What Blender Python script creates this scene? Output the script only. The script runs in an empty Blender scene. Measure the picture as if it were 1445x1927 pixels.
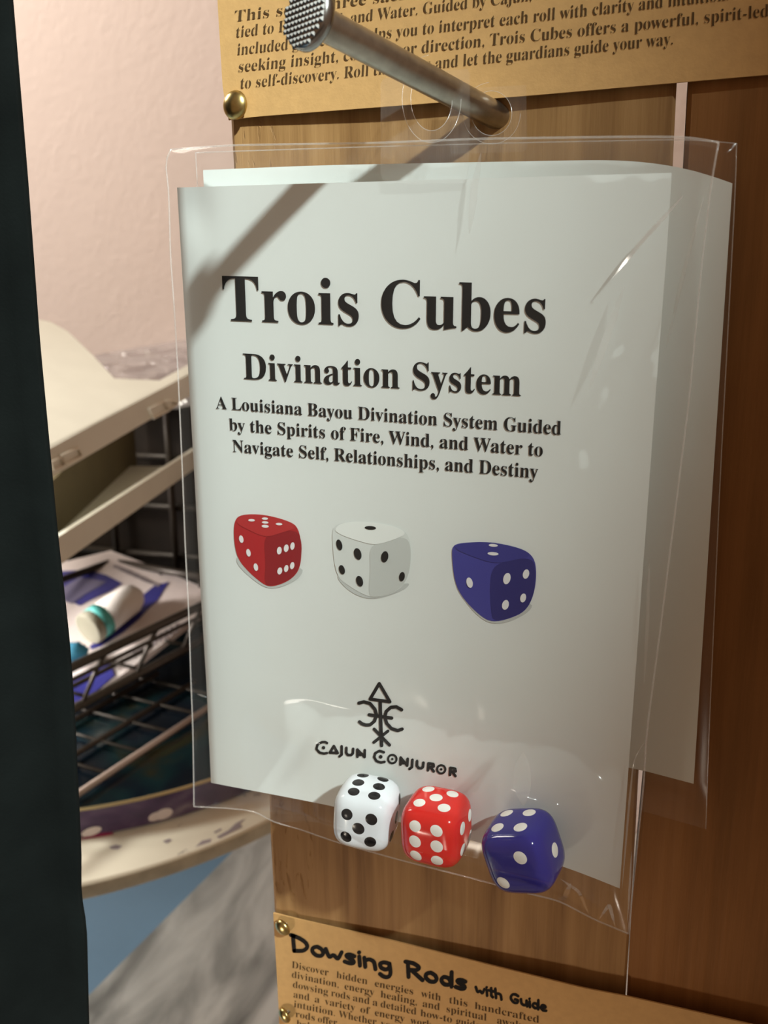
import bpy, bmesh, math, random
import numpy as np
from mathutils import Vector, Matrix, noise

random.seed(4)
scene = bpy.context.scene
COL = scene.collection

# ------------------------------------------------------------------ camera
W_PX, H_PX = 1445, 1927
CX, CY, F_PX = 722.5, 963.5, 1619.9
AX = np.array([0.95260072, 0.05957783, -0.29833261])     # world X, Y, Z seen by the camera
AY = np.array([0.30398727, -0.22503621, 0.92571618])
AZ = np.array([-0.01198348, -0.97252722, -0.23248056])
R = np.stack([AX, AY, AZ], 1)
CAM = np.array([0.0, 0.0, 1.40])

cam_d = bpy.data.cameras.new('camera')
cam_d.sensor_fit = 'AUTO'
cam_d.sensor_width = 36.0
cam_d.lens = 36.0 * F_PX / H_PX
cam_d.clip_start = 0.005
cam_d.clip_end = 50
cam = bpy.data.objects.new('camera', cam_d)
COL.objects.link(cam)
right, down, fwd = R[0], R[1], R[2]
cam.matrix_world = Matrix(((right[0], -down[0], -fwd[0], CAM[0]),
                           (right[1], -down[1], -fwd[1], CAM[1]),
                           (right[2], -down[2], -fwd[2], CAM[2]),
                           (0, 0, 0, 1)))
cam_d.dof.use_dof = True
cam_d.dof.focus_distance = 0.182
cam_d.dof.aperture_fstop = 26.0
scene.camera = cam

# ------------------------------------------------------------------ light
world = bpy.data.worlds.new('room_air')
scene.world = world
world.use_nodes = True
bg = world.node_tree.nodes['Background']
bg.inputs[0].default_value = (1.0, 0.62, 0.38, 1)
bg.inputs[1].default_value = 0.25

scene.view_settings.view_transform = 'Standard'
scene.view_settings.look = 'None'
scene.view_settings.gamma = 1.0
scene.view_settings.exposure = 0.0
scene.view_settings.use_curve_mapping = False
scene.cycles.transparent_max_bounces = 32
scene.cycles.max_bounces = 10
scene.cycles.use_denoising = True


def aim(o, target):
    d = Vector(target) - o.location
    o.rotation_euler = d.to_track_quat('-Z', 'Y').to_euler()


def spot(name, loc, target, power, color, size, blend, radius):
    l = bpy.data.lights.new(name, 'SPOT')
    l.energy = power; l.color = color; l.spot_size = math.radians(size)
    l.spot_blend = blend; l.shadow_soft_size = radius
    o = bpy.data.objects.new(name, l); COL.objects.link(o)
    o.location = loc; aim(o, target)
    return o


def area(name, loc, target, power, color, sx, sy):
    l = bpy.data.lights.new(name, 'AREA')
    l.shape = 'RECTANGLE'; l.size = sx; l.size_y = sy
    l.energy = power; l.color = color
    o = bpy.data.objects.new(name, l); COL.objects.link(o)
    o.location = loc; aim(o, target)
    return o


# cool white ceiling spot up to the right, its cone falling off across the boards
spot('ceiling_spot', (1.283, -0.955, CAM[2] + 1.40), (-0.70, 0.18, CAM[2] - 0.31), 605, (0.89, 1.0, 0.965), 18.3, 0.15, 0.048)
# warm lamp up to the left that lights the white wall and the shelf
area('warm_lamp', (-1.12, 0.24, CAM[2] + 0.80), (-0.43, 0.79, CAM[2] + 0.02), 13.4, (1.0, 0.93, 0.82), 0.40, 0.40)
# small warm fill spots added low on the left, beside and below the shelf
spot('shelf_fill', (-0.90, 0.30, CAM[2] - 0.15), (-0.34, 0.52, CAM[2] - 0.235), 36, (1.0, 0.90, 0.84), 42, 0.7, 0.08)  # unseen fill that brightens the packets in the basket
spot('low_fill', (-0.36, -0.42, CAM[2] - 0.52), (-0.07, 0.189, CAM[2] - 0.222), 13, (1.0, 0.88, 0.72), 14.5, 0.7, 0.06)  # added to lift the lower board and card out of the dark
spot('under_shelf_fill', (-0.95, 0.28, CAM[2] - 0.37), (-0.34, 0.58, CAM[2] - 0.54), 17, (1.0, 0.96, 0.90), 46, 0.8, 0.08)  # added to brighten the marble and the blue top below the shelf
# added soft fill behind and left of the viewer, brightening the shelf past the drape
spot('front_fill', (-0.27, -0.52, CAM[2] + 0.22), (-0.37, 0.50, CAM[2] - 0.14), 27, (1.0, 0.95, 0.86), 23, 0.6, 0.06)
spot('high_shelf_fill', (-0.98, 0.13, CAM[2] + 0.16), (-0.33, 0.43, CAM[2] - 0.20), 46, (1.0, 0.97, 0.90), 40, 0.8, 0.10)  # unseen fill added for the bin lid and the shelf


# ------------------------------------------------------------------ pixel rays -> points in the room
def ray(px, py):
    return R.T @ np.array([(px - CX) / F_PX, (py - CY) / F_PX, 1.0])


def PY(px, py, y):
    r = ray(px, py)
    return CAM + r * (y / r[1])


def PZ(px, py, z):
    r = ray(px, py)
    return CAM + r * (z / r[2])


class Plane:
    def __init__(self, a, b, c):
        self.a = a
        n = np.cross(b - a, c - a)
        self.n = n / np.linalg.norm(n)
        if self.n @ (a - CAM) > 0:
            self.n = -self.n                     # faces the viewer

    def hit(self, px, py, off=0.0):
        r = ray(px, py)
        t = (self.n @ (self.a + self.n * off - CAM)) / (self.n @ r)
        return CAM + r * t


def pxmm(p):
    """pixels per metre at a point"""
    return F_PX / (R @ (p - CAM))[2]


def poly_at(poly, t):
    pts = np.array(poly, float)
    d = np.r_[0, np.cumsum(np.linalg.norm(np.diff(pts, axis=0), axis=1))]
    s = t * d[-1]
    return np.array([np.interp(s, d, pts[:, 0]), np.interp(s, d, pts[:, 1])])


def smoothed(poly, n=40, it=6):
    pts = np.array([poly_at(poly, i / n) for i in range(n + 1)])
    for _ in range(it):
        q = pts.copy()
        q[1:-1] = 0.25 * pts[:-2] + 0.5 * pts[1:-1] + 0.25 * pts[2:]
        pts = q
    return [tuple(p) for p in pts]


def coons(top, bottom, left, rgt, u, v):
    T, B, L, Rr = poly_at(top, u), poly_at(bottom, u), poly_at(left, v), poly_at(rgt, v)
    tl, tr, bl, br = np.array(top[0]), np.array(top[-1]), np.array(bottom[0]), np.array(bottom[-1])
    return (1 - v) * T + v * B + (1 - u) * L + u * Rr - ((1 - u) * (1 - v) * tl + u * (1 - v) * tr + (1 - u) * v * bl + u * v * br)


# ------------------------------------------------------------------ materials
def new_mat(name):
    m = bpy.data.materials.new(name)
    m.use_nodes = True
    return m, m.node_tree, m.node_tree.nodes['Principled BSDF']


def srgb(r, g, b):
    f = lambda c: (c / 255 / 12.92) if c <= 10 else ((c / 255 + 0.055) / 1.055) ** 2.4
    return (f(r), f(g), f(b), 1)


def plain(name, col, rough=0.6, spec=0.3, metal=0.0, nscale=None, namt=0.06, bump=0.0, bscale=800, sss=0.0):
    m, nt, b = new_mat(name)
    b.inputs['Base Color'].default_value = col
    b.inputs['Roughness'].default_value = rough
    b.inputs['Specular IOR Level'].default_value = spec
    b.inputs['Metallic'].default_value = metal
    if sss:
        b.inputs['Subsurface Weight'].default_value = sss
        b.inputs['Subsurface Radius'].default_value = (0.002, 0.002, 0.002)
    tc = nt.nodes.new('ShaderNodeTexCoord')
    if nscale:
        n = nt.nodes.new('ShaderNodeTexNoise'); n.inputs['Scale'].default_value = nscale; n.inputs['Detail'].default_value = 4
        nt.links.new(tc.outputs['Object'], n.inputs['Vector'])
        mix = nt.nodes.new('ShaderNodeMixRGB'); mix.blend_type = 'MULTIPLY'; mix.inputs[0].default_value = 1
        ramp = nt.nodes.new('ShaderNodeValToRGB')
        lo = 1 - namt * 2
        ramp.color_ramp.elements[0].position = 0.3; ramp.color_ramp.elements[0].color = (lo, lo, lo, 1)
        ramp.color_ramp.elements[1].position = 0.7; ramp.color_ramp.elements[1].color = (1, 1, 1, 1)
        nt.links.new(n.outputs['Fac'], ramp.inputs[0])
        mix.inputs[1].default_value = col
        nt.links.new(ramp.outputs[0], mix.inputs[2])
        nt.links.new(mix.outputs[0], b.inputs['Base Color'])
    if bump:
        n2 = nt.nodes.new('ShaderNodeTexNoise'); n2.inputs['Scale'].default_value = bscale; n2.inputs['Detail'].default_value = 3
        nt.links.new(tc.outputs['Object'], n2.inputs['Vector'])
        bp = nt.nodes.new('ShaderNodeBump'); bp.inputs['Strength'].default_value = bump; bp.inputs['Distance'].default_value = 0.001
        nt.links.new(n2.outputs['Fac'], bp.inputs['Height'])
        nt.links.new(bp.outputs[0], b.inputs['Normal'])
    return m


def wood_mat(name, c_dark, c_mid, c_light, edge_x=None):
    m, nt, b = new_mat(name)
    L = nt.links.new
    geo = nt.nodes.new('ShaderNodeNewGeometry')
    mp = nt.nodes.new('ShaderNodeMapping'); mp.inputs['Scale'].default_value = (260, 260, 9)
    L(geo.outputs['Position'], mp.inputs['Vector'])
    n1 = nt.nodes.new('ShaderNodeTexNoise'); n1.inputs['Scale'].default_value = 1.0; n1.inputs['Detail'].default_value = 6; n1.inputs['Roughness'].default_value = 0.65
    L(mp.outputs[0], n1.inputs['Vector'])
    mp2 = nt.nodes.new('ShaderNodeMapping'); mp2.inputs['Scale'].default_value = (75, 75, 12)
    L(geo.outputs['Position'], mp2.inputs['Vector'])
    n2 = nt.nodes.new('ShaderNodeTexNoise'); n2.inputs['Scale'].default_value = 1.0; n2.inputs['Detail'].default_value = 3; n2.inputs['Distortion'].default_value = 0.6
    L(mp2.outputs[0], n2.inputs['Vector'])
    add = nt.nodes.new('ShaderNodeMath'); add.operation = 'ADD'
    L(n1.outputs['Fac'], add.inputs[0]); L(n2.outputs['Fac'], add.inputs[1])
    ramp = nt.nodes.new('ShaderNodeValToRGB')
    e = ramp.color_ramp.elements
    e[0].position = 0.36; e[0].color = c_dark
    e[1].position = 0.62; e[1].color = c_light
    k = ramp.color_ramp.elements.new(0.5); k.color = c_mid
    half = nt.nodes.new('ShaderNodeMath'); half.operation = 'MULTIPLY'; half.inputs[1].default_value = 0.5
    L(add.outputs[0], half.inputs[0]); L(half.outputs[0], ramp.inputs[0])
    # torn, chipped fibres near the rough sawn edge
    mp3 = nt.nodes.new('ShaderNodeMapping'); mp3.inputs['Scale'].default_value = (420, 420, 110)
    L(geo.outputs['Position'], mp3.inputs['Vector'])
    n3 = nt.nodes.new('ShaderNodeTexNoise'); n3.inputs['Scale'].default_value = 1.0; n3.inputs['Detail'].default_value = 5; n3.inputs['Distortion'].default_value = 1.2
    L(mp3.outputs[0], n3.inputs['Vector'])
    last = ramp.outputs[0]
    hsrc = half.outputs[0]
    if edge_x is not None:
        sep = nt.nodes.new('ShaderNodeSeparateXYZ'); L(geo.outputs['Position'], sep.inputs[0])
        mr = nt.nodes.new('ShaderNodeMapRange')
        mr.inputs['From Min'].default_value = edge_x; mr.inputs['From Max'].default_value = edge_x + 0.045
        mr.inputs['To Min'].default_value = 0.52; mr.inputs['To Max'].default_value = 0.80
        L(sep.outputs['X'], mr.inputs['Value'])
        gt = nt.nodes.new('ShaderNodeMath'); gt.operation = 'SUBTRACT'
        L(n3.outputs['Fac'], gt.inputs[0]); L(mr.outputs[0], gt.inputs[1])
        sc = nt.nodes.new('ShaderNodeMath'); sc.operation = 'MULTIPLY'; sc.inputs[1].default_value = 9; sc.use_clamp = True
        L(gt.outputs[0], sc.inputs[0])
        mix = nt.nodes.new('ShaderNodeMixRGB'); mix.inputs[2].default_value = c_dark
        mm = nt.nodes.new('ShaderNodeMath'); mm.operation = 'MULTIPLY'; mm.inputs[1].default_value = 0.6
        L(sc.outputs[0], mm.inputs[0]); L(mm.outputs[0], mix.inputs[0])
        L(last, mix.inputs[1])
        last = mix.outputs[0]
        sb = nt.nodes.new('ShaderNodeMath'); sb.operation = 'SUBTRACT'
        L(half.outputs[0], sb.inputs[0]); L(mm.outputs[0], sb.inputs[1])
        hsrc = sb.outputs[0]
    L(last, b.inputs['Base Color'])
    b.inputs['Roughness'].default_value = 0.62
    b.inputs['Specular IOR Level'].default_value = 0.25
    bp = nt.nodes.new('ShaderNodeBump'); bp.inputs['Strength'].default_value = 0.4; bp.inputs['Distance'].default_value = 0.0012
    L(hsrc, bp.inputs['Height']); L(bp.outputs[0], b.inputs['Normal'])
    return m


def film_mat(name, haze=0.05, gloss=0.08, rough=0.13, tint=(1, 1, 1, 1)):
    m = bpy.data.materials.new(name); m.use_nodes = True
    nt = m.node_tree; nt.nodes.clear(); L = nt.links.new
    out = nt.nodes.new('ShaderNodeOutputMaterial')
    tr = nt.nodes.new('ShaderNodeBsdfTransparent'); tr.inputs[0].default_value = tint
    gl = nt.nodes.new('ShaderNodeBsdfGlossy'); gl.inputs['Roughness'].default_value = rough
    gl.inputs[0].default_value = (1, 1, 1, 1)
    df = nt.nodes.new('ShaderNodeBsdfDiffuse'); df.inputs[0].default_value = (0.9, 0.88, 0.86, 1)
    tl = nt.nodes.new('ShaderNodeBsdfTranslucent'); tl.inputs[0].default_value = (0.9, 0.88, 0.86, 1)
    hz = nt.nodes.new('ShaderNodeMixShader'); hz.inputs[0].default_value = 0.5
    L(df.outputs[0], hz.inputs[1]); L(tl.outputs[0], hz.inputs[2])
    m1 = nt.nodes.new('ShaderNodeMixShader'); m1.inputs[0].default_value = haze
    L(tr.outputs[0], m1.inputs[1]); L(hz.outputs[0], m1.inputs[2])
    lw = nt.nodes.new('ShaderNodeLayerWeight'); lw.inputs['Blend'].default_value = 0.22
    mr = nt.nodes.new('ShaderNodeMapRange'); mr.inputs['To Min'].default_value = gloss * 0.18; mr.inputs['To Max'].default_value = 0.24
    L(lw.outputs['Fresnel'], mr.inputs['Value'])
    m2 = nt.nodes.new('ShaderNodeMixShader'); L(mr.outputs[0], m2.inputs[0])
    L(m1.outputs[0], m2.inputs[1]); L(gl.outputs[0], m2.inputs[2])
    L(m2.outputs[0], out.inputs[0])
    return m


def wall_mat():
    m, nt, b = new_mat('textured_white_paint')
    L = nt.links.new
    b.inputs['Base Color'].default_value = (0.80, 0.665, 0.61, 1)
    b.inputs['Roughness'].default_value = 0.75
    geo = nt.nodes.new('ShaderNodeNewGeometry')
    n1 = nt.nodes.new('ShaderNodeTexNoise'); n1.inputs['Scale'].default_value = 97; n1.inputs['Detail'].default_value = 3; n1.inputs['Distortion'].default_value = 0.5
    n2 = nt.nodes.new('ShaderNodeTexNoise'); n2.inputs['Scale'].default_value = 26; n2.inputs['Detail'].default_value = 2
    L(geo.outputs['Position'], n1.inputs['Vector']); L(geo.outputs['Position'], n2.inputs['Vector'])
    mu = nt.nodes.new('ShaderNodeMath'); mu.operation = 'MULTIPLY'
    L(n1.outputs['Fac'], mu.inputs[0]); L(n2.outputs['Fac'], mu.inputs[1])
    bp = nt.nodes.new('ShaderNodeBump'); bp.inputs['Strength'].default_value = 0.26; bp.inputs['Distance'].default_value = 0.006
    L(mu.outputs[0], bp.inputs['Height']); L(bp.outputs[0], b.inputs['Normal'])
    return m


def marble_mat():
    m, nt, b = new_mat('grey_marble')
    L = nt.links.new
    geo = nt.nodes.new('ShaderNodeNewGeometry')
    mp = nt.nodes.new('ShaderNodeMapping'); mp.inputs['Scale'].default_value = (14.5, 5, 5.5); mp.inputs['Rotation'].default_value = (0, 0, 0.9)
    L(geo.outputs['Position'], mp.inputs['Vector'])
    n1 = nt.nodes.new('ShaderNodeTexNoise'); n1.inputs['Scale'].default_value = 1.1; n1.inputs['Detail'].default_value = 7; n1.inputs['Distortion'].default_value = 1.4
    L(mp.outputs[0], n1.inputs['Vector'])
    r = nt.nodes.new('ShaderNodeValToRGB')
    r.color_ramp.elements[0].position = 0.32; r.color_ramp.elements[0].color = (0.22, 0.22, 0.21, 1)
    r.color_ramp.elements[1].position = 0.62; r.color_ramp.elements[1].color = (0.72, 0.71, 0.68, 1)
    L(n1.outputs['Fac'], r.inputs[0]); L(r.outputs[0], b.inputs['Base Color'])
    b.inputs['Roughness'].default_value = 0.35
    return m


def printed_metal_mat(name, cols, scale, rough=0.25, metal=0.0, stretch=(1, 1, 1)):
    """blotchy printed pattern out of several colours"""
    m, nt, b = new_mat(name)
    L = nt.links.new
    tc = nt.nodes.new('ShaderNodeTexCoord')
    mp = nt.nodes.new('ShaderNodeMapping'); mp.inputs['Scale'].default_value = stretch
    L(tc.outputs['Object'], mp.inputs['Vector'])
    n = nt.nodes.new('ShaderNodeTexNoise'); n.inputs['Scale'].default_value = scale; n.inputs['Detail'].default_value = 4; n.inputs['Distortion'].default_value = 1.0
    L(mp.outputs[0], n.inputs['Vector'])
    r = nt.nodes.new('ShaderNodeValToRGB')
    el = r.color_ramp.elements
    el[0].position, el[0].color = cols[0]
    el[1].position, el[1].color = cols[-1]
    for p, c in cols[1:-1]:
        k = el.new(p); k.color = c
    L(n.outputs['Fac'], r.inputs[0]); L(r.outputs[0], b.inputs['Base Color'])
    b.inputs['Roughness'].default_value = rough
    b.inputs['Metallic'].default_value = metal
    return m


def chipped_paint_mat():
    m, nt, b = new_mat('chipped_cream_paint')
    L = nt.links.new
    tc = nt.nodes.new('ShaderNodeTexCoord')
    n = nt.nodes.new('ShaderNodeTexNoise'); n.inputs['Scale'].default_value = 67; n.inputs['Detail'].default_value = 5; n.inputs['Distortion'].default_value = 0.8
    L(tc.outputs['Object'], n.inputs['Vector'])
    r = nt.nodes.new('ShaderNodeValToRGB')
    r.color_ramp.elements[0].position = 0.665; r.color_ramp.elements[0].color = (0, 0, 0, 1)
    r.color_ramp.elements[1].position = 0.69; r.color_ramp.elements[1].color = (1, 1, 1, 1)
    L(n.outputs['Fac'], r.inputs[0])
    mix = nt.nodes.new('ShaderNodeMixRGB')
    mix.inputs[1].default_value = (0.80, 0.77, 0.63, 1); mix.inputs[2].default_value = (0.20, 0.18, 0.16, 1)
    L(r.outputs[0], mix.inputs[0]); L(mix.outputs[0], b.inputs['Base Color'])
    b.inputs['Roughness'].default_value = 0.45
    return m


M = dict(
    wall=wall_mat(),
    floor=plain('grey_vinyl', (0.25, 0.24, 0.23, 1), 0.5, nscale=20, namt=0.1),
    wood=wood_mat('rough_sawn_pine', (0.19, 0.095, 0.032, 1), (0.30, 0.165, 0.062, 1), (0.38, 0.22, 0.09, 1), edge_x=-0.099),
    wood2=wood_mat('stained_pine', (0.18, 0.078, 0.020, 1), (0.24, 0.105, 0.030, 1), (0.28, 0.128, 0.040, 1)),
    kraft=plain('kraft_card', (0.53, 0.315, 0.125, 1), 0.7, 0.2, nscale=500, namt=0.05, bump=0.05, bscale=1500),
    ink=plain('brown_black_ink', (0.075, 0.043, 0.018, 1), 0.7, 0.1),
    black_ink=plain('black_ink', (0.012, 0.010, 0.009, 1), 0.75, 0.1),
    paper=plain('white_paper', (0.74, 0.78, 0.755, 1), 0.55, 0.25, nscale=60, namt=0.01),
    brass=plain('brass', (0.55, 0.42, 0.17, 1), 0.28, 0.5, 1.0, nscale=900, namt=0.1),
    steel=plain('dull_steel', (0.42, 0.37, 0.31, 1), 0.30, 0.5, 1.0, nscale=400, namt=0.12),
    chrome=plain('knurled_chrome', (0.30, 0.29, 0.275, 1), 0.25, 0.5, 1.0),
    film=film_mat('clear_film', 0.018, 0.05, 0.11),
    film_back=film_mat('clear_film_of_bag_behind', 0.018, 0.05, 0.16),
    tab=film_mat('stiff_clear_plastic', 0.03, 0.05, 0.10),
    seam=film_mat('welded_film_edge', 0.22, 0.5, 0.15),
    glint=film_mat('painted_glint', 0.36, 0.5, 0.12),
    glint_faint=film_mat('painted_faint_glint', 0.12, 0.25, 0.12),
    white_die=plain('white_acrylic', (0.72, 0.76, 0.80, 1), 0.12, 0.5, sss=0.3),
    red_die=plain('red_acrylic', (0.72, 0.022, 0.016, 1), 0.12, 0.5, sss=0.15),
    blue_die=plain('blue_acrylic', (0.030, 0.026, 0.24, 1), 0.10, 0.5),
    pip_black=plain('black_pip_paint', (0.006, 0.006, 0.007, 1), 0.18, 0.5),
    pip_white=plain('white_pip_paint', (0.86, 0.85, 0.81, 1), 0.35, 0.4),
    p_red=plain('print_red', (0.42, 0.020, 0.022, 1), 0.6, 0.2),
    p_red2=plain('print_dark_red', (0.27, 0.012, 0.016, 1), 0.6, 0.2),
    p_red3=plain('print_light_red', (0.45, 0.030, 0.030, 1), 0.6, 0.2),
    p_white=plain('print_pale_grey', (0.67, 0.71, 0.685, 1), 0.6, 0.2),
    p_white2=plain('print_grey', (0.54, 0.57, 0.545, 1), 0.6, 0.2),
    p_white3=plain('print_near_white', (0.80, 0.84, 0.81, 1), 0.6, 0.2),
    p_blue=plain('print_blue', (0.055, 0.055, 0.29, 1), 0.6, 0.2),
    p_blue2=plain('print_dark_blue', (0.028, 0.026, 0.16, 1), 0.6, 0.2),
    p_blue3=plain('print_mid_blue', (0.042, 0.042, 0.24, 1), 0.6, 0.2),
    p_shadow=plain('print_shadow_grey', (0.52, 0.55, 0.53, 1), 0.6, 0.2),
    p_pip=plain('print_white', (0.80, 0.80, 0.80, 1), 0.6, 0.2),
    cream=plain('cream_plastic', (0.76, 0.77, 0.67, 1), 0.35, 0.4, nscale=30, namt=0.03),
    olive=plain('shaded_olive_brown', (0.10, 0.080, 0.038, 1), 0.6, 0.3, nscale=40, namt=0.08),
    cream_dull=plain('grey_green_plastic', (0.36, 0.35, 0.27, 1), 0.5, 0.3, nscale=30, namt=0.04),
    drape=plain('black_cloth', (0.0045, 0.0058, 0.0055, 1), 0.95, 0.06, nscale=50, namt=0.2, bump=0.1, bscale=1500),
    wire=plain('dark_bronze_wire', (0.045, 0.036, 0.027, 1), 0.40, 0.5, 0.3, nscale=300, namt=0.15),
    wire_lit=plain('lit_wire_tone', (0.42, 0.34, 0.29, 1), 0.35, 0.5, 0.2),  # lighter wire: the light on the front rail is put into its colour
    dark=plain('dark_brown_plastic', (0.020, 0.014, 0.010, 1), 0.6, 0.3, nscale=60, namt=0.2),
    paint=chipped_paint_mat(),
    edge_paint=plain('worn_cream_edge', (0.66, 0.62, 0.48, 1), 0.6, 0.2, nscale=90, namt=0.14),
    marble=marble_mat(),
    blue=plain('dusty_blue_paint', (0.20, 0.32, 0.45, 1), 0.5, 0.2, nscale=14, namt=0.04),
    gold=plain('gold_rim', (0.62, 0.52, 0.28, 1), 0.35, 0.5, 0.8),
    packet_blue=plain('blue_packet_print', (0.035, 0.035, 0.22, 1), 0.4, 0.4),
    packet_violet=plain('violet_grey_packet_print', (0.16, 0.15, 0.25, 1), 0.4, 0.4),
    packet_white=plain('white_packet_print', (0.78, 0.70, 0.68, 1), 0.4, 0.4, nscale=90, namt=0.05),
    packet_grey=plain('grey_packet_print', (0.30, 0.26, 0.27, 1), 0.5, 0.3),
    tube_white=plain('white_tube_plastic', (0.82, 0.79, 0.75, 1), 0.35, 0.4),
    teal=plain('teal_print', (0.11, 0.50, 0.47, 1), 0.4, 0.4),
    tan=plain('tan_print', (0.50, 0.40, 0.24, 1), 0.5, 0.3),
    azure=plain('azure_foam', (0.06, 0.27, 0.42, 1), 0.7, 0.2, nscale=300, namt=0.15, bump=0.4, bscale=600),
    wrap=film_mat('grey_cellophane', 0.30, 0.5, 0.12, (0.72, 0.70, 0.74, 1)),
    tin_side=printed_metal_mat('purple_cloud_print', [(0.30, (0.035, 0.018, 0.06, 1)), (0.48, (0.075, 0.04, 0.11, 1)), (0.60, (0.12, 0.085, 0.15, 1)), (0.72, (0.32, 0.28, 0.30, 1))], 23, 0.4, 0, (1, 1, 2.2)),
    tin_top=printed_metal_mat('teal_galaxy_print', [(0.30, (0.001, 0.002, 0.004, 1)), (0.50, (0.001, 0.005, 0.010, 1)), (0.60, (0.002, 0.014, 0.016, 1)), (0.67, (0.02, 0.017, 0.006, 1)), (0.76, (0.004, 0.06, 0.036, 1))], 12, 0.22),
)

# ------------------------------------------------------------------ object helpers
ORG = {}


def link(o, parent):
    COL.objects.link(o)
    if parent is not None:
        o.parent = parent
        ORG[o.name] = ORG[parent.name]


def mesh(name, verts, faces, mat, parent=None, org=None, smooth=False):
    """one mesh object from world-space vertices"""
    if parent is not None:
        org = ORG[parent.name]
    elif org is None:
        v = np.array(verts); org = np.array([v[:, 0].mean(), v[:, 1].mean(), v[:, 2].min()])
    me = bpy.data.meshes.new(name)
    me.from_pydata([tuple(np.array(p) - org) for p in verts], [], [tuple(f) for f in faces])
    me.update()
    if smooth:
        me.shade_smooth()
    me.materials.append(mat)
    o = bpy.data.objects.new(name, me)
    if parent is None:
        o.location = org
        COL.objects.link(o)
        ORG[o.name] = np.array(org, float)
    else:
        link(o, parent)
    return o


def thing(name, label, cat, org, group=None):
    o = bpy.data.objects.new(name, None)
    o.empty_display_size = 0.01
    COL.objects.link(o)
    o.location = tuple(org)
    ORG[o.name] = np.array(org, float)
    o['label'] = label; o['category'] = cat
    if group:
        o['group'] = group
    return o


def tag(o, label, cat, group=None):
    o['label'] = label; o['category'] = cat
    if group:
        o['group'] = group
    return o


class MB:
    def __init__(self):
        self.v, self.f = [], []

    def add(self, v, f):
        b = len(self.v)
        self.v += [np.array(p, float) for p in v]
        self.f += [tuple(i + b for i in q) for q in f]
        return self

    def box(self, lo, hi):
        x0, y0, z0 = lo; x1, y1, z1 = hi
        v = [(x0, y0, z0), (x1, y0, z0), (x1, y1, z0), (x0, y1, z0), (x0, y0, z1), (x1, y0, z1), (x1, y1, z1), (x0, y1, z1)]
        return self.hexa(v)

    def hexa(self, v):
        """8 corners: 4 of one face, then the 4 opposite"""
        return self.add(v, [(3, 2, 1, 0), (4, 5, 6, 7), (0, 1, 5, 4), (1, 2, 6, 5), (2, 3, 7, 6), (3, 0, 4, 7)])

    def slab(self, front, d):
        """polygon pushed along vector d"""
        n = len(front)
        v = [np.array(p) for p in front] + [np.array(p) + np.array(d) for p in front]
        f = [tuple(range(n)), tuple(range(2 * n - 1, n - 1, -1))]
        f += [(i, i + n, (i + 1) % n + n, (i + 1) % n) for i in range(n)]
        return self.add(v, f)

    def tube(self, path, rad, seg=10, closed=False, caps=True):
        p = [np.array(q, float) for q in path]
        n = len(p)
        rads = rad if hasattr(rad, '__len__') else [rad] * n
        t = []
        for i in range(n):
            a = p[(i - 1) % n] if (closed or i > 0) else p[i]
            b = p[(i + 1) % n] if (closed or i < n - 1) else p[i]
            d = b - a; t.append(d / (np.linalg.norm(d) + 1e-12))
        ref = np.array([0, 0, 1.0]) if abs(t[0][2]) < 0.9 else np.array([1.0, 0, 0])
        nrm = np.cross(t[0], ref); nrm /= np.linalg.norm(nrm)
        v = []
        for i in range(n):
            nrm = nrm - t[i] * (nrm @ t[i]); nrm /= np.linalg.norm(nrm)
            bi = np.cross(t[i], nrm)
            for k in range(seg):
                a = 2 * math.pi * k / seg
                v.append(p[i] + rads[i] * (math.cos(a) * nrm + math.sin(a) * bi))
        f = []
        for i in range(n if closed else n - 1):
            j = (i + 1) % n
            for k in range(seg):
                f.append((i * seg + k, i * seg + (k + 1) % seg, j * seg + (k + 1) % seg, j * seg + k))
        if caps and not closed:
            f.append(tuple(range(seg - 1, -1, -1)))
            f.append(tuple((n - 1) * seg + k for k in range(seg)))
        return self.add(v, f)

    def lathe(self, prof, center, axis=(0, 0, 1), seg=48):
        """profile (radius, height) turned round an axis"""
        ax = np.array(axis, float); ax /= np.linalg.norm(ax)
        ref = np.array([0, 0, 1.0]) if abs(ax[2]) < 0.9 else np.array([1.0, 0, 0])
        e1 = np.cross(ref, ax); e1 /= np.linalg.norm(e1); e2 = np.cross(ax, e1)
        c = np.array(center, float)
        v, f = [], []
        for r, h in prof:
            for k in range(seg):
                a = 2 * math.pi * k / seg
                v.append(c + ax * h + r * (math.cos(a) * e1 + math.sin(a) * e2))
        for i in range(len(prof) - 1):
            for k in range(seg):
                f.append((i * seg + k, i * seg + (k + 1) % seg, (i + 1) * seg + (k + 1) % seg, (i + 1) * seg + k))
        f.append(tuple(range(seg - 1, -1, -1)))
        f.append(tuple((len(prof) - 1) * seg + k for k in range(seg)))
        return self.add(v, f)

    def ball(self, c, rad, m=(1, 1, 1), rings=12, seg=18):
        v, f = [], []
        for i in range(1, rings):
            th = math.pi * i / rings
            for k in range(seg):
                a = 2 * math.pi * k / seg
                v.append(np.array(c) + rad * np.array([m[0] * math.sin(th) * math.cos(a), m[1] * math.sin(th) * math.sin(a), m[2] * math.cos(th)]))
        top, bot = len(v), len(v) + 1
        v += [np.array(c) + np.array([0, 0, rad * m[2]]), np.array(c) - np.array([0, 0, rad * m[2]])]
        for i in range(rings - 2):
            for k in range(seg):
                f.append((i * seg + k, (i + 1) * seg + k, (i + 1) * seg + (k + 1) % seg, i * seg + (k + 1) % seg))
        for k in range(seg):
            f.append((top, k, (k + 1) % seg))
            f.append((bot, (rings - 2) * seg + (k + 1) % seg, (rings - 2) * seg + k))
        return self.add(v, f)

    def build(self, name, mat, parent=None, org=None, smooth=False):
        return mesh(name, self.v, self.f, mat, parent, org, smooth)


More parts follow.
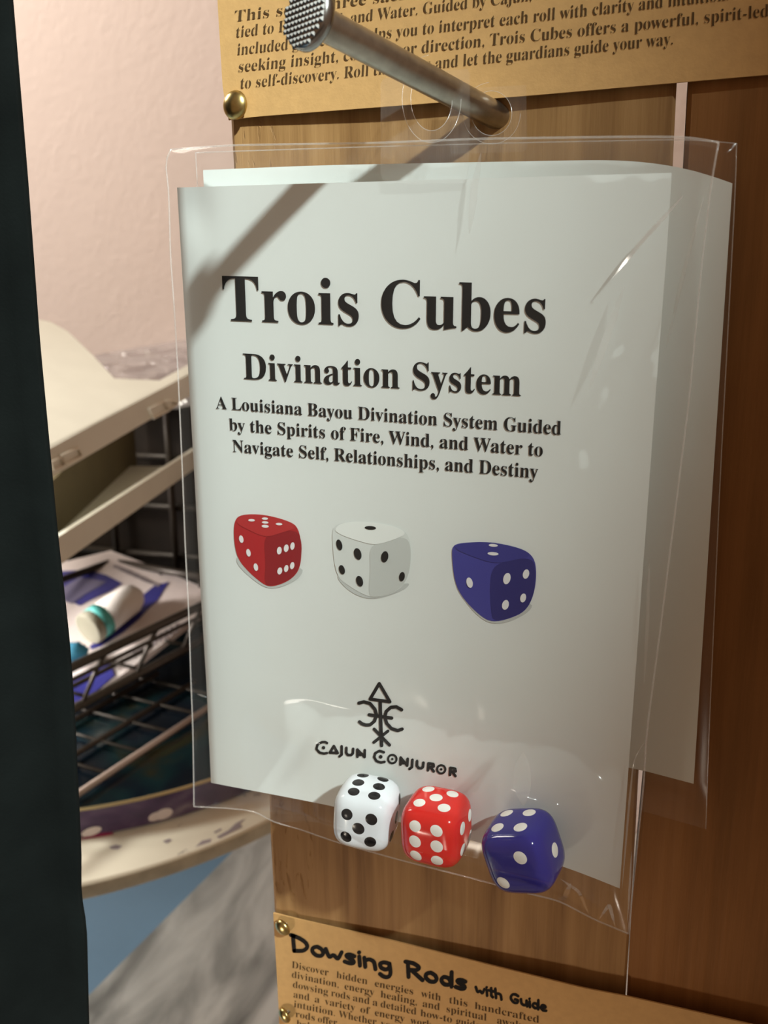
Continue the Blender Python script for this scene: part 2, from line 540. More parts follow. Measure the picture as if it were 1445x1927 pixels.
def structure(o):
    o['kind'] = 'structure'
    return o


def sharp_smooth(o, angle=40):
    o.data.shade_smooth()
    bm = bmesh.new(); bm.from_mesh(o.data)
    for e in bm.edges:
        if len(e.link_faces) == 2 and e.calc_face_angle(0) > math.radians(angle):
            e.smooth = False
    bm.to_mesh(o.data); bm.free()
    return o


# ------------------------------------------------------------------ writing
_TXT = {}


def glyphs(s, thin=0.0):
    """flat letter shapes of a line of serif type: (vertices, faces)"""
    key = (s, thin)
    if key in _TXT:
        return _TXT[key]
    t = ''
    for c in s:
        if 'A' <= c <= 'Z':
            t += chr(0x1D400 + ord(c) - 65)
        elif 'a' <= c <= 'z':
            t += chr(0x1D41A + ord(c) - 97)
        else:
            t += c
    cu = bpy.data.curves.new('type', 'FONT')
    cu.body = t; cu.size = 1.0; cu.offset = -thin; cu.resolution_u = 5
    o = bpy.data.objects.new('type', cu); COL.objects.link(o)
    dg = bpy.context.evaluated_depsgraph_get()
    me = bpy.data.meshes.new_from_object(o.evaluated_get(dg))
    v = [(p.co.x, p.co.y) for p in me.vertices]
    f = [tuple(p.vertices) for p in me.polygons]
    bpy.data.objects.remove(o); bpy.data.curves.remove(cu); bpy.data.meshes.remove(me)
    _TXT[key] = (v, f)
    return v, f


CAP = max(y for x, y in glyphs('T')[0])


def line_on(mb, s, p0, p1, h0, h1, surf, lean=(0.0, 0.0), thin=0.0):
    """set a line of type on a surface from baseline start to baseline end, capital height h0..h1"""
    v, f = glyphs(s, thin)
    xs = [x for x, y in v]; x0, x1 = min(xs), max(xs)
    r = h1 / h0
    out = []
    for x, y in v:
        t = (x - x0) / (x1 - x0)
        t = (t + (r - 1) * t * t / 2) / (1 + (r - 1) / 2)
        h = (h0 + (h1 - h0) * t) * y / CAP
        le = lean[0] + (lean[1] - lean[0]) * t
        out.append(surf(p0[0] + (p1[0] - p0[0]) * t + le * h, p0[1] + (p1[1] - p0[1]) * t - h))
    mb.add(out, f)


def stroke_on(mb, pts, w, surf, closed=False):
    """a pen stroke w wide along points on a surface, round joined"""
    p = [np.array(q, float) for q in pts]
    if closed:
        p = p + [p[0]]
    for a, b in zip(p[:-1], p[1:]):
        d = b - a; L = np.linalg.norm(d)
        if L < 1e-6:
            continue
        d /= L; n = np.array([-d[1], d[0]]) * w / 2
        mb.add([surf(*(a + n)), surf(*(b + n)), surf(*(b - n)), surf(*(a - n))], [(0, 1, 2, 3)])
    for q in p:
        disc_on(mb, q, w / 2, w / 2, 0, surf, 10)


def disc_on(mb, c, rx, ry, ang, surf, seg=20):
    ca, sa = math.cos(ang), math.sin(ang)
    v = []
    for k in range(seg):
        a = 2 * math.pi * k / seg
        x, y = rx * math.cos(a), ry * math.sin(a)
        v.append(surf(c[0] + x * ca - y * sa, c[1] + x * sa + y * ca))
    mb.add(v, [tuple(range(seg))])


def fill_on(mb, pts, surf, rnd=0):
    """filled outline; rnd times corner cut to round it"""
    p = [np.array(q, float) for q in pts]
    for _ in range(rnd):
        q = []
        for a, b in zip(p, p[1:] + p[:1]):
            q += [0.75 * a + 0.25 * b, 0.25 * a + 0.75 * b]
        p = q
    n = len(p); c = sum(p) / n; NR = 7
    v = [surf(*c)]
    for r in range(1, NR + 1):
        v += [surf(*(c + (q - c) * (r / NR))) for q in p]
    f = [(0, 1 + k, 1 + (k + 1) % n) for k in range(n)]
    for r in range(NR - 1):
        f += [(1 + r * n + k, 1 + (r + 1) * n + k, 1 + (r + 1) * n + (k + 1) % n, 1 + r * n + (k + 1) % n) for k in range(n)]
    mb.add(v, f)



def arc_pts(c, rx, ry, a0, a1, n=14):
    return [(c[0] + rx * math.cos(math.radians(a0 + (a1 - a0) * i / n)), c[1] + ry * math.sin(math.radians(a0 + (a1 - a0) * i / n))) for i in range(n + 1)]


# ================================================================== THE ROOM
Z0 = CAM[2]
WALL_Y = 0.846
BOARD_Y = 0.189
structure(MB().box((-2.2, WALL_Y, 0), (2.2, WALL_Y + 0.10, 2.9)).build('wall_back', M['wall'], org=(0, WALL_Y, 0)))
structure(MB().box((-2.2, -2.2, -0.05), (2.2, WALL_Y + 0.1, 0)).build('floor', M['floor'], org=(0, 0, -0.05)))

# ------------------------------------------------------------------ boards
BOT = Z0 - 0.54
TOPZ = Z0 + 1.05


def board(xl0, xl1, xr0, xr1, name, mat, label):
    """upright board: left edge runs xl0 (top) to xl1 (bottom)"""
    y0, y1 = BOARD_Y, BOARD_Y + 0.019
    m = MB()
    n = 60
    rnd = random.Random(name + label)
    L, Rr = [], []
    for i in range(n + 1):
        t = i / n; z = TOPZ + (BOT - TOPZ) * t
        L.append((xl0 + (xl1 - xl0) * t + rnd.uniform(-0.0005, 0.0005), z))
        Rr.append((xr0 + (xr1 - xr0) * t + rnd.uniform(-0.00015, 0.00015), z))
    v, f = [], []
    for (a, z), (b, _) in zip(L, Rr):
        v += [(a, y0 + 0.0006, z), (a + 0.0008, y0, z), (b - 0.0006, y0, z), (b, y0 + 0.0006, z), (b, y1, z), (a, y1, z)]
    for i in range(n):
        for k in range(6):
            f.append((i * 6 + k, (i + 1) * 6 + k, (i + 1) * 6 + (k + 1) % 6, i * 6 + (k + 1) % 6))
    f.append(tuple(range(6))); f.append(tuple(n * 6 + k for k in range(5, -1, -1)))
    m.add(v, f)
    o = m.build(name, mat, org=((xl0 + xr0) / 2, y0, BOT))
    tag(o, label, 'board')
    return o


def bx(px, py):
    return PY(px, py, BOARD_Y)


def edge_line(a, b):
    """x at board top and bottom of the line through two points on the board"""
    p, q = bx(*a), bx(*b)
    k = (q[0] - p[0]) / (q[2] - p[2])
    return p[0] + k * (TOPZ - p[2]), p[0] + k * (BOT - p[2])


e1 = edge_line((437, 240), (512, 1640))
e2 = edge_line((1274, 160), (1178, 1860))
e3 = edge_line((1293, 160), (1182, 1860))
e4 = edge_line((1441, 1650), (1416, 1920))
board(*e1, *e2, 'wooden_board', M['wood'], 'rough sawn tan wooden board with chipped left edge behind the clear bags')
board(*e3, e4[1] + 0.004, e4[1], 'wooden_board', M['wood2'], 'darker brown wooden board right of the narrow pale gap')

# ------------------------------------------------------------------ kraft cards pinned to the boards
CARD_Y = BOARD_Y - 0.0008


def top_card_y(px, py):
    lift = max(0.0, (py - 60) / 160.0)
    return CARD_Y - 0.0012 * lift ** 2 * min(1.0, max(0.0, (px - 440) / 300)) - 0.0004


def low_card_y(px, py):
    edge = 1720 + (px - 515) * 0.232
    lift = max(0.0, 1 - (py - edge) / 160.0)
    return CARD_Y - 0.0030 * lift ** 2 * min(1.0, max(0.0, (px - 560) / 500)) - 0.0004


def card(name, top, bottom, left, rgt, yfun, nx, ny, label):
    t = thing(name, label, 'card', PY(*bottom[0], CARD_Y))
    v, f = [], []
    th = 0.0004
    for back in (0, 1):
        for j in range(ny + 1):
            for i in range(nx + 1):
                p = coons(top, bottom, left, rgt, i / nx, j / ny)
                q = PY(p[0], p[1], yfun(p[0], p[1]))
                v.append(q + np.array([0, th * back, 0]))
    n = (nx + 1) * (ny + 1)
    idx = lambda i, j: j * (nx + 1) + i
    for j in range(ny):
        for i in range(nx):
            a, b, c, d = idx(i, j), idx(i + 1, j), idx(i + 1, j + 1), idx(i, j + 1)
            f.append((a, d, c, b)); f.append((a + n, b + n, c + n, d + n))
    for i in range(nx):
        f.append((idx(i, 0), idx(i + 1, 0), idx(i + 1, 0) + n, idx(i, 0) + n))
        f.append((idx(i + 1, ny), idx(i, ny), idx(i, ny) + n, idx(i + 1, ny) + n))
    for j in range(ny):
        f.append((idx(0, j + 1), idx(0, j), idx(0, j) + n, idx(0, j + 1) + n))
        f.append((idx(nx, j), idx(nx, j + 1), idx(nx, j + 1) + n, idx(nx, j) + n))
    o = mesh('paper', v, f, M['kraft'], t, smooth=False)
    sharp_smooth(o)
    return t


top_card = card('kraft_card', [(395, -420), (1900, -640)], [(430, 226), (479, 219.5), (1000, 179.5), (1445, 140.5), (1760, 113)],
                [(395, -420), (409, 0), (419, 166), (430, 226)], [(1900, -640), (1760, 113)], top_card_y, 60, 30,
                'tan kraft card with a paragraph of print, pinned above the clear bags')
top_surf = lambda px, py: PY(px, py, top_card_y(px, py) - 0.00012)
mb = MB()
TH = 0.010
for s, p0, p1, h0, h1 in [
    ('This set of three sacred', (441, 41), (800, -7), 21, 21.5),
    ('tied to Fire, Wind, and Water. Guided by Cajun,', (444, 70.5), (1000, 0.5), 21, 22),
    ('included guidebook helps you to interpret each roll with clarity and intuition.', (446, 103.5), (1371, 0), 21.3, 24),
    ('seeking insight, comfort, or direction, Trois Cubes offers a powerful, spirit-led', (449, 135.5), (1446, 31), 21.5, 24),
    ('to self-discovery. Roll the cubes and let the guardians guide your way.', (452, 167), (1266, 83.5), 21.5, 23.5),
]:
    line_on(mb, s, p0, p1, h0, h1, top_surf, (0.07, 0.03), TH)
mb.build('paragraph_lettering', M['ink'], top_card)

low_card = card('kraft_card', [(514, 1718), (557, 1729), (737, 1770), (935, 1819.5), (1100, 1860), (1184, 1876), (1413, 1928), (1500, 1949)],
                [(545, 2400), (1480, 2640)], [(514, 1718), (523, 1873), (545, 2400)], [(1500, 1949), (1480, 2640)], low_card_y, 60, 24,
                'tan kraft card with a hand-lettered heading, pinned below the clear bags')
low_surf = lambda px, py: PY(px, py, low_card_y(px, py) - 0.00012)

# hand-lettered heading: pen strokes in a unit box (x right, y up, capitals 1 high)
HAND = {
    'D': (0.78, [[(0.08, 0.95), (0.1, 0.02)], [(0.0, 0.98), (0.3, 0.93), (0.62, 0.72), (0.68, 0.45), (0.5, 0.15), (0.1, 0.02)]]),
    'o': (0.62, [[(0.3, 0.62), (0.1, 0.5), (0.06, 0.25), (0.22, 0.03), (0.45, 0.08), (0.55, 0.3), (0.48, 0.53), (0.3, 0.62)]]),
    'w': (0.74, [[(0.02, 0.6), (0.16, 0.05), (0.34, 0.42), (0.5, 0.05), (0.68, 0.62)]]),
    's': (0.55, [[(0.47, 0.55), (0.28, 0.62), (0.1, 0.5), (0.2, 0.36), (0.42, 0.27), (0.45, 0.12), (0.28, 0.02), (0.05, 0.08)]]),
    'i': (0.25, [[(0.12, 0.6), (0.13, 0.03)], [(0.12, 0.86), (0.13, 0.87)]]),
    'n': (0.62, [[(0.08, 0.6), (0.1, 0.03)], [(0.1, 0.42), (0.28, 0.6), (0.48, 0.52), (0.52, 0.03)]]),
    'g': (0.62, [[(0.5, 0.58), (0.28, 0.62), (0.08, 0.45), (0.14, 0.18), (0.35, 0.14), (0.5, 0.35), (0.5, 0.58)], [(0.5, 0.58), (0.53, -0.05), (0.42, -0.32), (0.2, -0.34), (0.08, -0.2)]]),
    ' ': (0.55, []),
    'R': (0.74, [[(0.1, 0.95), (0.1, 0.02)], [(0.0, 0.95), (0.35, 0.97), (0.6, 0.78), (0.45, 0.55), (0.12, 0.48)], [(0.25, 0.48), (0.68, 0.02)]]),
    'd': (0.64, [[(0.5, 0.3), (0.42, 0.55), (0.2, 0.56), (0.08, 0.3), (0.2, 0.05), (0.42, 0.1), (0.5, 0.3)], [(0.55, 0.95), (0.52, 0.03)]]),
    't': (0.46, [[(0.22, 0.9), (0.2, 0.15), (0.32, 0.03)], [(0.02, 0.62), (0.42, 0.64)]]),
    'h': (0.62, [[(0.08, 0.95), (0.1, 0.03)], [(0.1, 0.4), (0.28, 0.58), (0.48, 0.5), (0.52, 0.03)]]),
    'G': (0.78, [[(0.66, 0.82), (0.42, 0.96), (0.12, 0.75), (0.06, 0.35), (0.28, 0.04), (0.58, 0.1), (0.66, 0.42), (0.4, 0.42)]]),
    'u': (0.62, [[(0.08, 0.6), (0.1, 0.15), (0.28, 0.03), (0.48, 0.15), (0.5, 0.6)], [(0.5, 0.6), (0.54, 0.03)]]),
    'e': (0.58, [[(0.1, 0.34), (0.48, 0.38), (0.42, 0.58), (0.2, 0.6), (0.06, 0.3), (0.22, 0.03), (0.48, 0.1)]]),
}


def hand_line(mb, s, p0, p1, h, w, surf, lean=0.05):
    tot = sum(HAND[c][0] for c in s)
    x = 0.0
    for c in s:
        adv, st = HAND[c]
        for poly in st:
            pts = poly if len(poly) < 4 else smoothed(poly, len(poly) * 3, 2)
            q = []
            for a, b in pts:
                t = (x + a) / tot
                q.append((p0[0] + (p1[0] - p0[0]) * t + lean * b * h * -1, p0[1] + (p1[1] - p0[1]) * t - b * h))
            stroke_on(mb, q, w, surf)
        x += adv


mb = MB()
hand_line(mb, 'Dowsing Rods', (549, 1789), (880, 1865), 30, 7.6, low_surf)
hand_line(mb, 'with Guide', (895, 1869), (1030, 1905), 19, 5, low_surf)
mb.build('heading_lettering', M['black_ink'], low_card)
mb = MB()
K = 0.224
for base, words in [
    (1821.5, [('Discover', 549, 618), ('hidden', 633, 691), ('energies', 705, 777), ('with', 792, 829), ('this', 845, 879), ('handcrafted', 893, 1014)]),
    (1839.6, [('divination,', 549, 637), ('energy', 648, 704), ('healing,', 716, 784), ('and', 795, 827), ('spiritual', 840, 915), ('awakening', 935, 1030)]),
    (1858, [('dowsing', 551, 617), ('rods', 623, 658), ('and', 664, 695), ('a', 701, 710), ('detailed', 716, 783), ('how-to', 791, 850), ('guide', 858, 902)]),
    (1876.5, [('and', 552, 582), ('a', 592, 601), ('variety', 611, 668), ('of', 678, 696), ('energy', 705, 761), ('work', 772, 812)]),
    (1894.5, [('intuition.', 553, 630), ('Whether', 637, 708), ('you', 716, 745)]),
    (1912.5, [('rods', 556, 592), ('offer', 598, 634)]),
    (1930, [('balance', 558, 620)]),
]:
    for s, x0, x1 in words:
        b0 = base + (x0 - 550) * K; b1 = base + (x1 - 550) * K
        line_on(mb, s, (x0, b0), (x1, b1), 12.6, 13.2, low_surf, (0.03, 0.03), TH)
mb.build('paragraph_lettering', M['ink'], low_card)


# ------------------------------------------------------------------ brass thumbtacks
def tack(px, py, r, y, label, tilt=(0, 0)):
    c = PY(px, py, y)
    ax = np.array([tilt[0], -1.0, tilt[1]]); ax /= np.linalg.norm(ax)
    t = thing('thumbtack', label, 'thumbtack', c, 'brass thumbtacks')
    prof = [(r * 0.93, 0.0), (r, 0.0004)] + [(r * math.cos(a), 0.0004 + 0.62 * r * math.sin(a)) for a in [math.pi / 2 * i / 10 for i in range(1, 10)]] + [(0.0001, 0.0004 + 0.62 * r)]
    MB().lathe(prof, c, ax, 32).build('head', M['brass'], t, smooth=True)
    MB().tube([c + ax * 0.0004, c - ax * 0.006], [0.0006, 0.0002], 8).build('pin', M['steel'], t, smooth=True)
    return t


tack(445, 199, 0.0031, CARD_Y - 0.0010, 'domed brass thumbtack in bottom left corner of the upper kraft card', (-0.15, 0.05))
tack(534, 1743, 0.0025, CARD_Y - 0.0012, 'brass thumbtack at top left corner of the lower kraft card', (-0.35, -0.2))
tack(538, 1908, 0.0023, CARD_Y - 0.0012, 'brass thumbtack on left edge of lower kraft card, beside its paragraph', (-0.6, -0.25))

# ------------------------------------------------------------------ peg hook
root = PY(932, 217, BOARD_Y)
tip = PY(580, 30, 0.145)
axis = (tip - root) / np.linalg.norm(tip - root)
hook = thing('peg_hook', 'round metal display hook with a knurled cap, sticking out of the tan board', 'hook', root)
RR = 0.00262
MB().tube([root - axis * 0.010, root + axis * 0.001, tip - axis * 0.002], RR, 28).build('rod', M['steel'], hook)
sharp_smooth(hook.children[0])
# cap: drum with a knurled (pyramid grid) face
cr, ct = 0.0053, 0.0019
e1v = np.cross(np.array([0, 0, 1.0]), axis); e1v /= np.linalg.norm(e1v); e2v = np.cross(axis, e1v)
capm = MB()
seg = 64
capm.lathe([(RR, -0.0010), (cr * 0.9, -0.0006), (cr, 0.0), (cr, ct - 0.0006), (cr * 0.95, ct - 0.0002), (cr * 0.90, ct)], tip - axis * 0.001, axis, seg)
capo = capm.build('knurled_cap', M['chrome'], hook)
sharp_smooth(capo, 50)
kn = MB()
step = 0.00092
g = int(cr / step) + 1
base_c = tip + axis * (ct - 0.00105)
for i in range(-g, g + 1):
    for j in range(-g, g + 1):
        x, y = i * step, j * step
        if math.hypot(x, y) > cr * 0.95:
            continue
        c = base_c + e1v * x + e2v * y
        h = step * 0.47
        v = [c + e1v * sx * h + e2v * sy * h for sx, sy in ((-1, -1), (1, -1), (1, 1), (-1, 1))]
        v += [c + axis * 0.00050 + e1v * sx * h * 0.12 + e2v * sy * h * 0.12 for sx, sy in ((-1, -1), (1, -1), (1, 1), (-1, 1))]
        kn.hexa(v)
kn.build('knurling', M['chrome'], capo)

# ------------------------------------------------------------------ front booklet
SP = Plane(PY(333, 353, 0.1785), PY(1264, 325, 0.1622), PY(397, 1473, 0.1790))


def sheet_off(px, py):
    """how far the cover stands out from its plane (+ towards the viewer)"""
    xl = 333 + 64 * (py - 353) / 1120
    d = max(0.0, px - xl)
    o = -0.0014 * math.exp(-d / 26.0)
    xr = 1264 - 98 * (py - 325) / 1348
    u = min(1.0, max(0.0, (px - xl) / (xr - xl)))
    o += 0.0016 * math.sin(math.pi * u) - 0.0034 * (1 - u) ** 3
    # slight dent of the top left corner
    o -= 0.0008 * math.exp(-(((px - 372) / 24) ** 2 + ((py - 400) / 50) ** 2))
    return o


def sheet(px, py, lift=0.0):
    return SP.hit(px, py, sheet_off(px, py) + lift)


S_TOP = [(333, 353), (591, 345), (880, 336.5), (1264, 325)]
S_BOT = smoothed([(397, 1473), (443, 1482), (519, 1496), (627, 1517), (850, 1571), (1057, 1629), (1100, 1645), (1166, 1672)])
S_LEFT = [(333, 353), (345, 550), (353, 681), (366, 900), (375, 1074), (388.5, 1290), (397, 1473)]
S_RIGHT = [(1264, 325), (1255, 470), (1233, 750), (1194, 1290), (1166, 1672)]
booklet = thing('booklet', 'white booklet titled for three printed dice, in the clear bag in front', 'booklet', sheet(397, 1473))


def grid_sheet(name, top, bottom, left, rgt, surf, nx, ny, mat, parent, thick=0.0, inset=0.0):
    v, f = [], []
    layers = (0, 1) if thick else (0,)
    for b in layers:
        for j in range(ny + 1):
            for i in range(nx + 1):
                u = inset + (1 - 2 * inset) * i / nx
                w = inset + (1 - 2 * inset) * j / ny
                p = coons(top, bottom, left, rgt, u, w)
                v.append(surf(p[0], p[1], u, w, -thick * b))
    n = (nx + 1) * (ny + 1)
    idx = lambda i, j: j * (nx + 1) + i
    for j in range(ny):
        for i in range(nx):
            a, b, c, d = idx(i, j), idx(i + 1, j), idx(i + 1, j + 1), idx(i, j + 1)
            f.append((a, d, c, b))
            if thick:
                f.append((a + n, b + n, c + n, d + n))
    if thick:
        for i in range(nx):
            f.append((idx(i, 0), idx(i + 1, 0), idx(i + 1, 0) + n, idx(i, 0) + n))
            f.append((idx(i + 1, ny), idx(i, ny), idx(i, ny) + n, idx(i + 1, ny) + n))
        for j in range(ny):
            f.append((idx(0, j + 1), idx(0, j), idx(0, j) + n, idx(0, j + 1) + n))
            f.append((idx(nx, j), idx(nx, j + 1), idx(nx, j + 1) + n, idx(nx, j) + n))
    o = mesh(name, v, f, mat, parent)
    return sharp_smooth(o, 50)


grid_sheet('cover', S_TOP, S_BOT, S_LEFT, S_RIGHT, lambda x, y, u, w, o: sheet(x, y, o), 60, 40, M['paper'], booklet, 0.00025)
grid_sheet('inner_pages', S_TOP, S_BOT, S_LEFT, S_RIGHT, lambda x, y, u, w, o: sheet(x, y, o - 0.0003), 40, 30, M['paper'], booklet, 0.0006, 0.004)

ink_surf = lambda px, py: sheet(px, py, 0.00014)
tl_lean = lambda x: -0.055 + 0.128 * (x - 333) / 900      # the page's own upright at that place
mb = MB()
line_on(mb, 'Trois Cubes', (421, 603), (1026, 626.5), 84, 91, ink_surf, (tl_lean(421), tl_lean(1026)))
mb.build('title_lettering', M['black_ink'], booklet)
mb = MB()
line_on(mb, 'Divination System', (458.5, 713), (980, 745.5), 48, 53, ink_surf, (tl_lean(458), tl_lean(980)))
mb.build('subtitle_lettering', M['black_ink'], booklet)
mb = MB()
for s, p0, p1, h0, h1 in [
    ('A Louisiana Bayou Divination System Guided', (406.5, 768.5), (1055.5, 818.5), 22.5, 26),
    ('by the Spirits of Fire, Wind, and Water to', (431.5, 809.5), (1021, 859), 22.5, 26),
    ('Navigate Self, Relationships, and Destiny', (438, 850), (1012, 900.5), 22.5, 26),
]:
    line_on(mb, s, p0, p1, h0, h1, ink_surf, (tl_lean(p0[0]), tl_lean(p1[0])))
mb.build('description_lettering', M['black_ink'], booklet)

# ---- dice printed on the cover, traced in print units (2.223 units per photo pixel)
Q = 2.2231


def pd(x, y):
    return (400 + x / Q, 930 + y / Q)


def surf_at(lift):
    return lambda px, py: sheet(px, py, lift)


def printed_die(name, outline, faces, shade, pips, pipm, mats, label):
    base = MB(); fill_on(base, [pd(*p) for p in outline], surf_at(0.00012), 2)
    o = base.build(name, mats[0], booklet); o['label'] = label
    for i, pts in enumerate(faces):
        b = MB(); fill_on(b, [pd(*p) for p in pts], surf_at(0.00016 + 0.00003 * i), 2)
        b.build('printed_face', mats[1 + i], o)
    if shade:
        b = MB(); fill_on(b, [pd(*p) for p in shade], surf_at(0.00008), 2)
        b.build('printed_shadow', M['p_shadow'], o)
    b = MB()
    for x, y, rx, ry, a in pips:
        disc_on(b, pd(x, y), rx / Q, ry / Q, math.radians(a), surf_at(0.00024))
    b.build('printed_pips', pipm, o)


printed_die('printed_red_die',
            [(88, 190), (90, 110), (120, 84), (215, 84), (320, 112), (360, 140), (374, 230), (366, 310), (335, 352), (285, 378), (238, 388), (205, 372), (150, 325), (104, 270)],
            [[(214, 190), (240, 166), (352, 146), (374, 200), (370, 280), (345, 345), (285, 374), (236, 384), (216, 372), (222, 290)],
             [(92, 118), (124, 84), (215, 84), (320, 112), (354, 142), (290, 160), (222, 182), (150, 150)]],
            [(96, 290), (104, 250), (380, 300), (372, 345), (300, 386), (232, 398), (170, 360)],
            [(120, 188, 9, 16, -12), (150, 245, 9, 16, -12), (181, 305, 9, 16, -12),
             (279, 236, 10, 16, 8), (308, 226, 10, 16, 8), (334, 217, 9, 16, 8), (281, 321, 10, 15, 12), (308, 311, 9, 15, 12), (333, 299, 9, 15, 12),
             (163, 109, 14, 5, 2), (219, 102, 13, 5, 2), (220, 118, 14, 5, 4), (278, 125, 14, 5, 4), (220, 134, 15, 6, 4)],
            M['p_pip'], (M['p_red'], M['p_red2'], M['p_red3']), 'printed red die, leftmost on the cover')
printed_die('printed_white_die',
            [(500, 200), (502, 140), (535, 118), (640, 112), (770, 135), (818, 165), (832, 230), (826, 320), (800, 380), (760, 412), (690, 434), (640, 425), (570, 385), (515, 340)],
            [[(655, 230), (690, 200), (800, 175), (830, 210), (826, 320), (800, 380), (750, 414), (686, 432), (650, 426), (660, 320)],
             [(506, 150), (540, 118), (640, 112), (770, 135), (815, 165), (760, 190), (680, 214), (610, 196), (540, 172)]],
            [(516, 345), (540, 340), (790, 375), (830, 372), (800, 402), (690, 440), (620, 432), (560, 398)],
            [(530, 212, 12, 23, -14), (607, 250, 15, 25, -16), (541, 316, 12, 20, -16), (615, 364, 14, 23, -16),
             (720, 262, 15, 24, 10), (792, 345, 12, 20, 10), (660, 141, 24, 8, 3)],
            M['black_ink'], (M['p_white'], M['p_white2'], M['p_white3']), 'printed white die, middle one on the cover')
printed_die('printed_blue_die',
            [(1000, 250), (1005, 215), (1040, 203), (1160, 198), (1290, 225), (1345, 262), (1356, 330), (1345, 420), (1310, 490), (1240, 522), (1170, 536), (1120, 510), (1050, 440), (1012, 370)],
            [[(1166, 320), (1200, 285), (1330, 262), (1354, 310), (1345, 420), (1310, 488), (1240, 520), (1172, 532), (1164, 480), (1160, 400)],
             [(1004, 226), (1040, 203), (1160, 198), (1290, 225), (1340, 258), (1260, 276), (1180, 292), (1090, 262)]],
            [(1010, 385), (1040, 375), (1340, 450), (1330, 490), (1250, 532), (1170, 546), (1100, 505)],
            [(1075, 370, 13, 22, -14), (1231, 353, 15, 24, 14), (1311, 334, 13, 20, 14), (1225, 463, 14, 21, 14), (1299, 434, 12, 19, 14),
             (1174, 214, 19, 6, 4), (1173, 249, 23, 7, 4)],
            M['p_pip'], (M['p_blue'], M['p_blue2'], M['p_blue3']), 'printed blue die, rightmost on the cover')


# ---- emblem and maker's lettering near the foot of the cover (4.25 units per photo pixel)
def pe(x, y):
    return (560 + x / 4.25, 1260 + y / 4.25)


def pen(mb, pts, w=25, closed=False):
    stroke_on(mb, [pe(*p) for p in pts], w / 4.25, ink_surf, closed)


mb = MB()
pen(mb, [(653, 112), (580, 236), (738, 258)], 26, True)
pen(mb, [(660, 250), (666, 490), (672, 608)], 28)
pen(mb, [(490, 268), (530, 258), (580, 272), (618, 318), (630, 362), (615, 412), (580, 442), (545, 444), (515, 434), (495, 418)], 27)
pen(mb, [(832, 322), (790, 298), (745, 302), (708, 335), (697, 380), (712, 430), (750, 472), (800, 488), (836, 476)], 27)
pen(mb, [(572, 362), (752, 388)], 27)
pen(mb, [(612, 476), (735, 604)], 25)
pen(mb, [(722, 492), (610, 582)], 25)
mb.build('emblem', M['black_ink'], booklet)
mb = MB()
LW = 22
pen(mb, [(236, 588), (222, 580), (195, 580), (160, 600), (150, 635), (175, 664), (210, 672), (235, 668)], 20)
disc_on(mb, pe(207, 625), 14 / 4.25, 14 / 4.25, 0, ink_surf)
pen(mb, [(258, 664), (290, 612), (320, 668)], LW, True)
pen(mb, [(352, 614), (352, 680), (335, 695)], LW)
pen(mb, [(390, 626), (388, 665), (402, 684), (428, 684), (442, 670), (444, 634)], LW)
pen(mb, [(478, 698), (478, 640), (535, 700), (537, 645)], LW)
disc_on(mb, pe(500, 682), 12 / 4.25, 12 / 4.25, 0, ink_surf)
pen(mb, [(690, 662), (655, 650), (622, 668), (612, 700), (630, 732), (665, 744), (695, 738)], 21)
disc_on(mb, pe(664, 698), 15 / 4.25, 15 / 4.25, 0, ink_surf)
pen(mb, arc_pts((757, 716), 34, 34, 0, 360, 18), 17)
disc_on(mb, pe(757, 716), 10 / 4.25, 10 / 4.25, 0, ink_surf)
pen(mb, [(822, 760), (824, 704), (876, 768), (880, 714)], LW)
disc_on(mb, pe(842, 748), 12 / 4.25, 12 / 4.25, 0, ink_surf)
pen(mb, [(918, 722), (914, 780), (895, 795)], LW)
pen(mb, [(955, 732), (953, 770), (968, 788), (990, 790), (1003, 778), (1006, 745)], LW)
pen(mb, [(1042, 806), (1046, 750), (1085, 756), (1088, 776), (1050, 780)], LW)
pen(mb, [(1062, 782), (1088, 814)], LW)
pen(mb, arc_pts((1148, 798), 33, 33, 0, 360, 18), 17)
disc_on(mb, pe(1148, 798), 10 / 4.25, 10 / 4.25, 0, ink_surf)
pen(mb, [(1218, 842), (1222, 786), (1260, 794), (1264, 814), (1226, 818)], LW)
pen(mb, [(1238, 820), (1262, 852)], LW)
mb.build('maker_lettering', M['black_ink'], booklet)

# ------------------------------------------------------------------ booklet in the bag behind
BP = Plane(PY(382, 320, 0.1848), PY(1378, 340, 0.1832), PY(430, 1330, 0.1848))
back_booklet = thing('booklet', 'white booklet behind the front one, edges showing above and right of it', 'booklet', BP.hit(430, 1330))
B_TOP = smoothed([(382, 320), (600, 311), (900, 305), (1185, 300), (1310, 318), (1378, 345)], 40, 8)
B_BOT = [(430, 1330), (850, 1380), (1210, 1450), (1305, 1475)]
B_LEFT = [(382, 320), (430, 1330)]
B_RIGHT = [(1378, 345), (1340, 925), (1305, 1475)]
grid_sheet('cover', B_TOP, B_BOT, B_LEFT, B_RIGHT, lambda x, y, u, w, o: BP.hit(x, y, o - 0.001 * max(0, u - 0.8) * 5), 40, 20, M['paper'], back_booklet, 0.00025)
grid_sheet('inner_pages', B_TOP, B_BOT, B_LEFT, B_RIGHT, lambda x, y, u, w, o: BP.hit(x, y, o - 0.0003 - 0.001 * max(0, u - 0.8) * 5), 30, 16, M['paper'], back_booklet, 0.0006, 0.004)

# ------------------------------------------------------------------ dice in the bag
DIE_N = 3.9


def die_surface(d):
    """point of the rounded cube in direction d (half size 1)"""
    d = np.array(d, float)
    return d / (np.sum(np.abs(d) ** DIE_N) ** (1 / DIE_N))


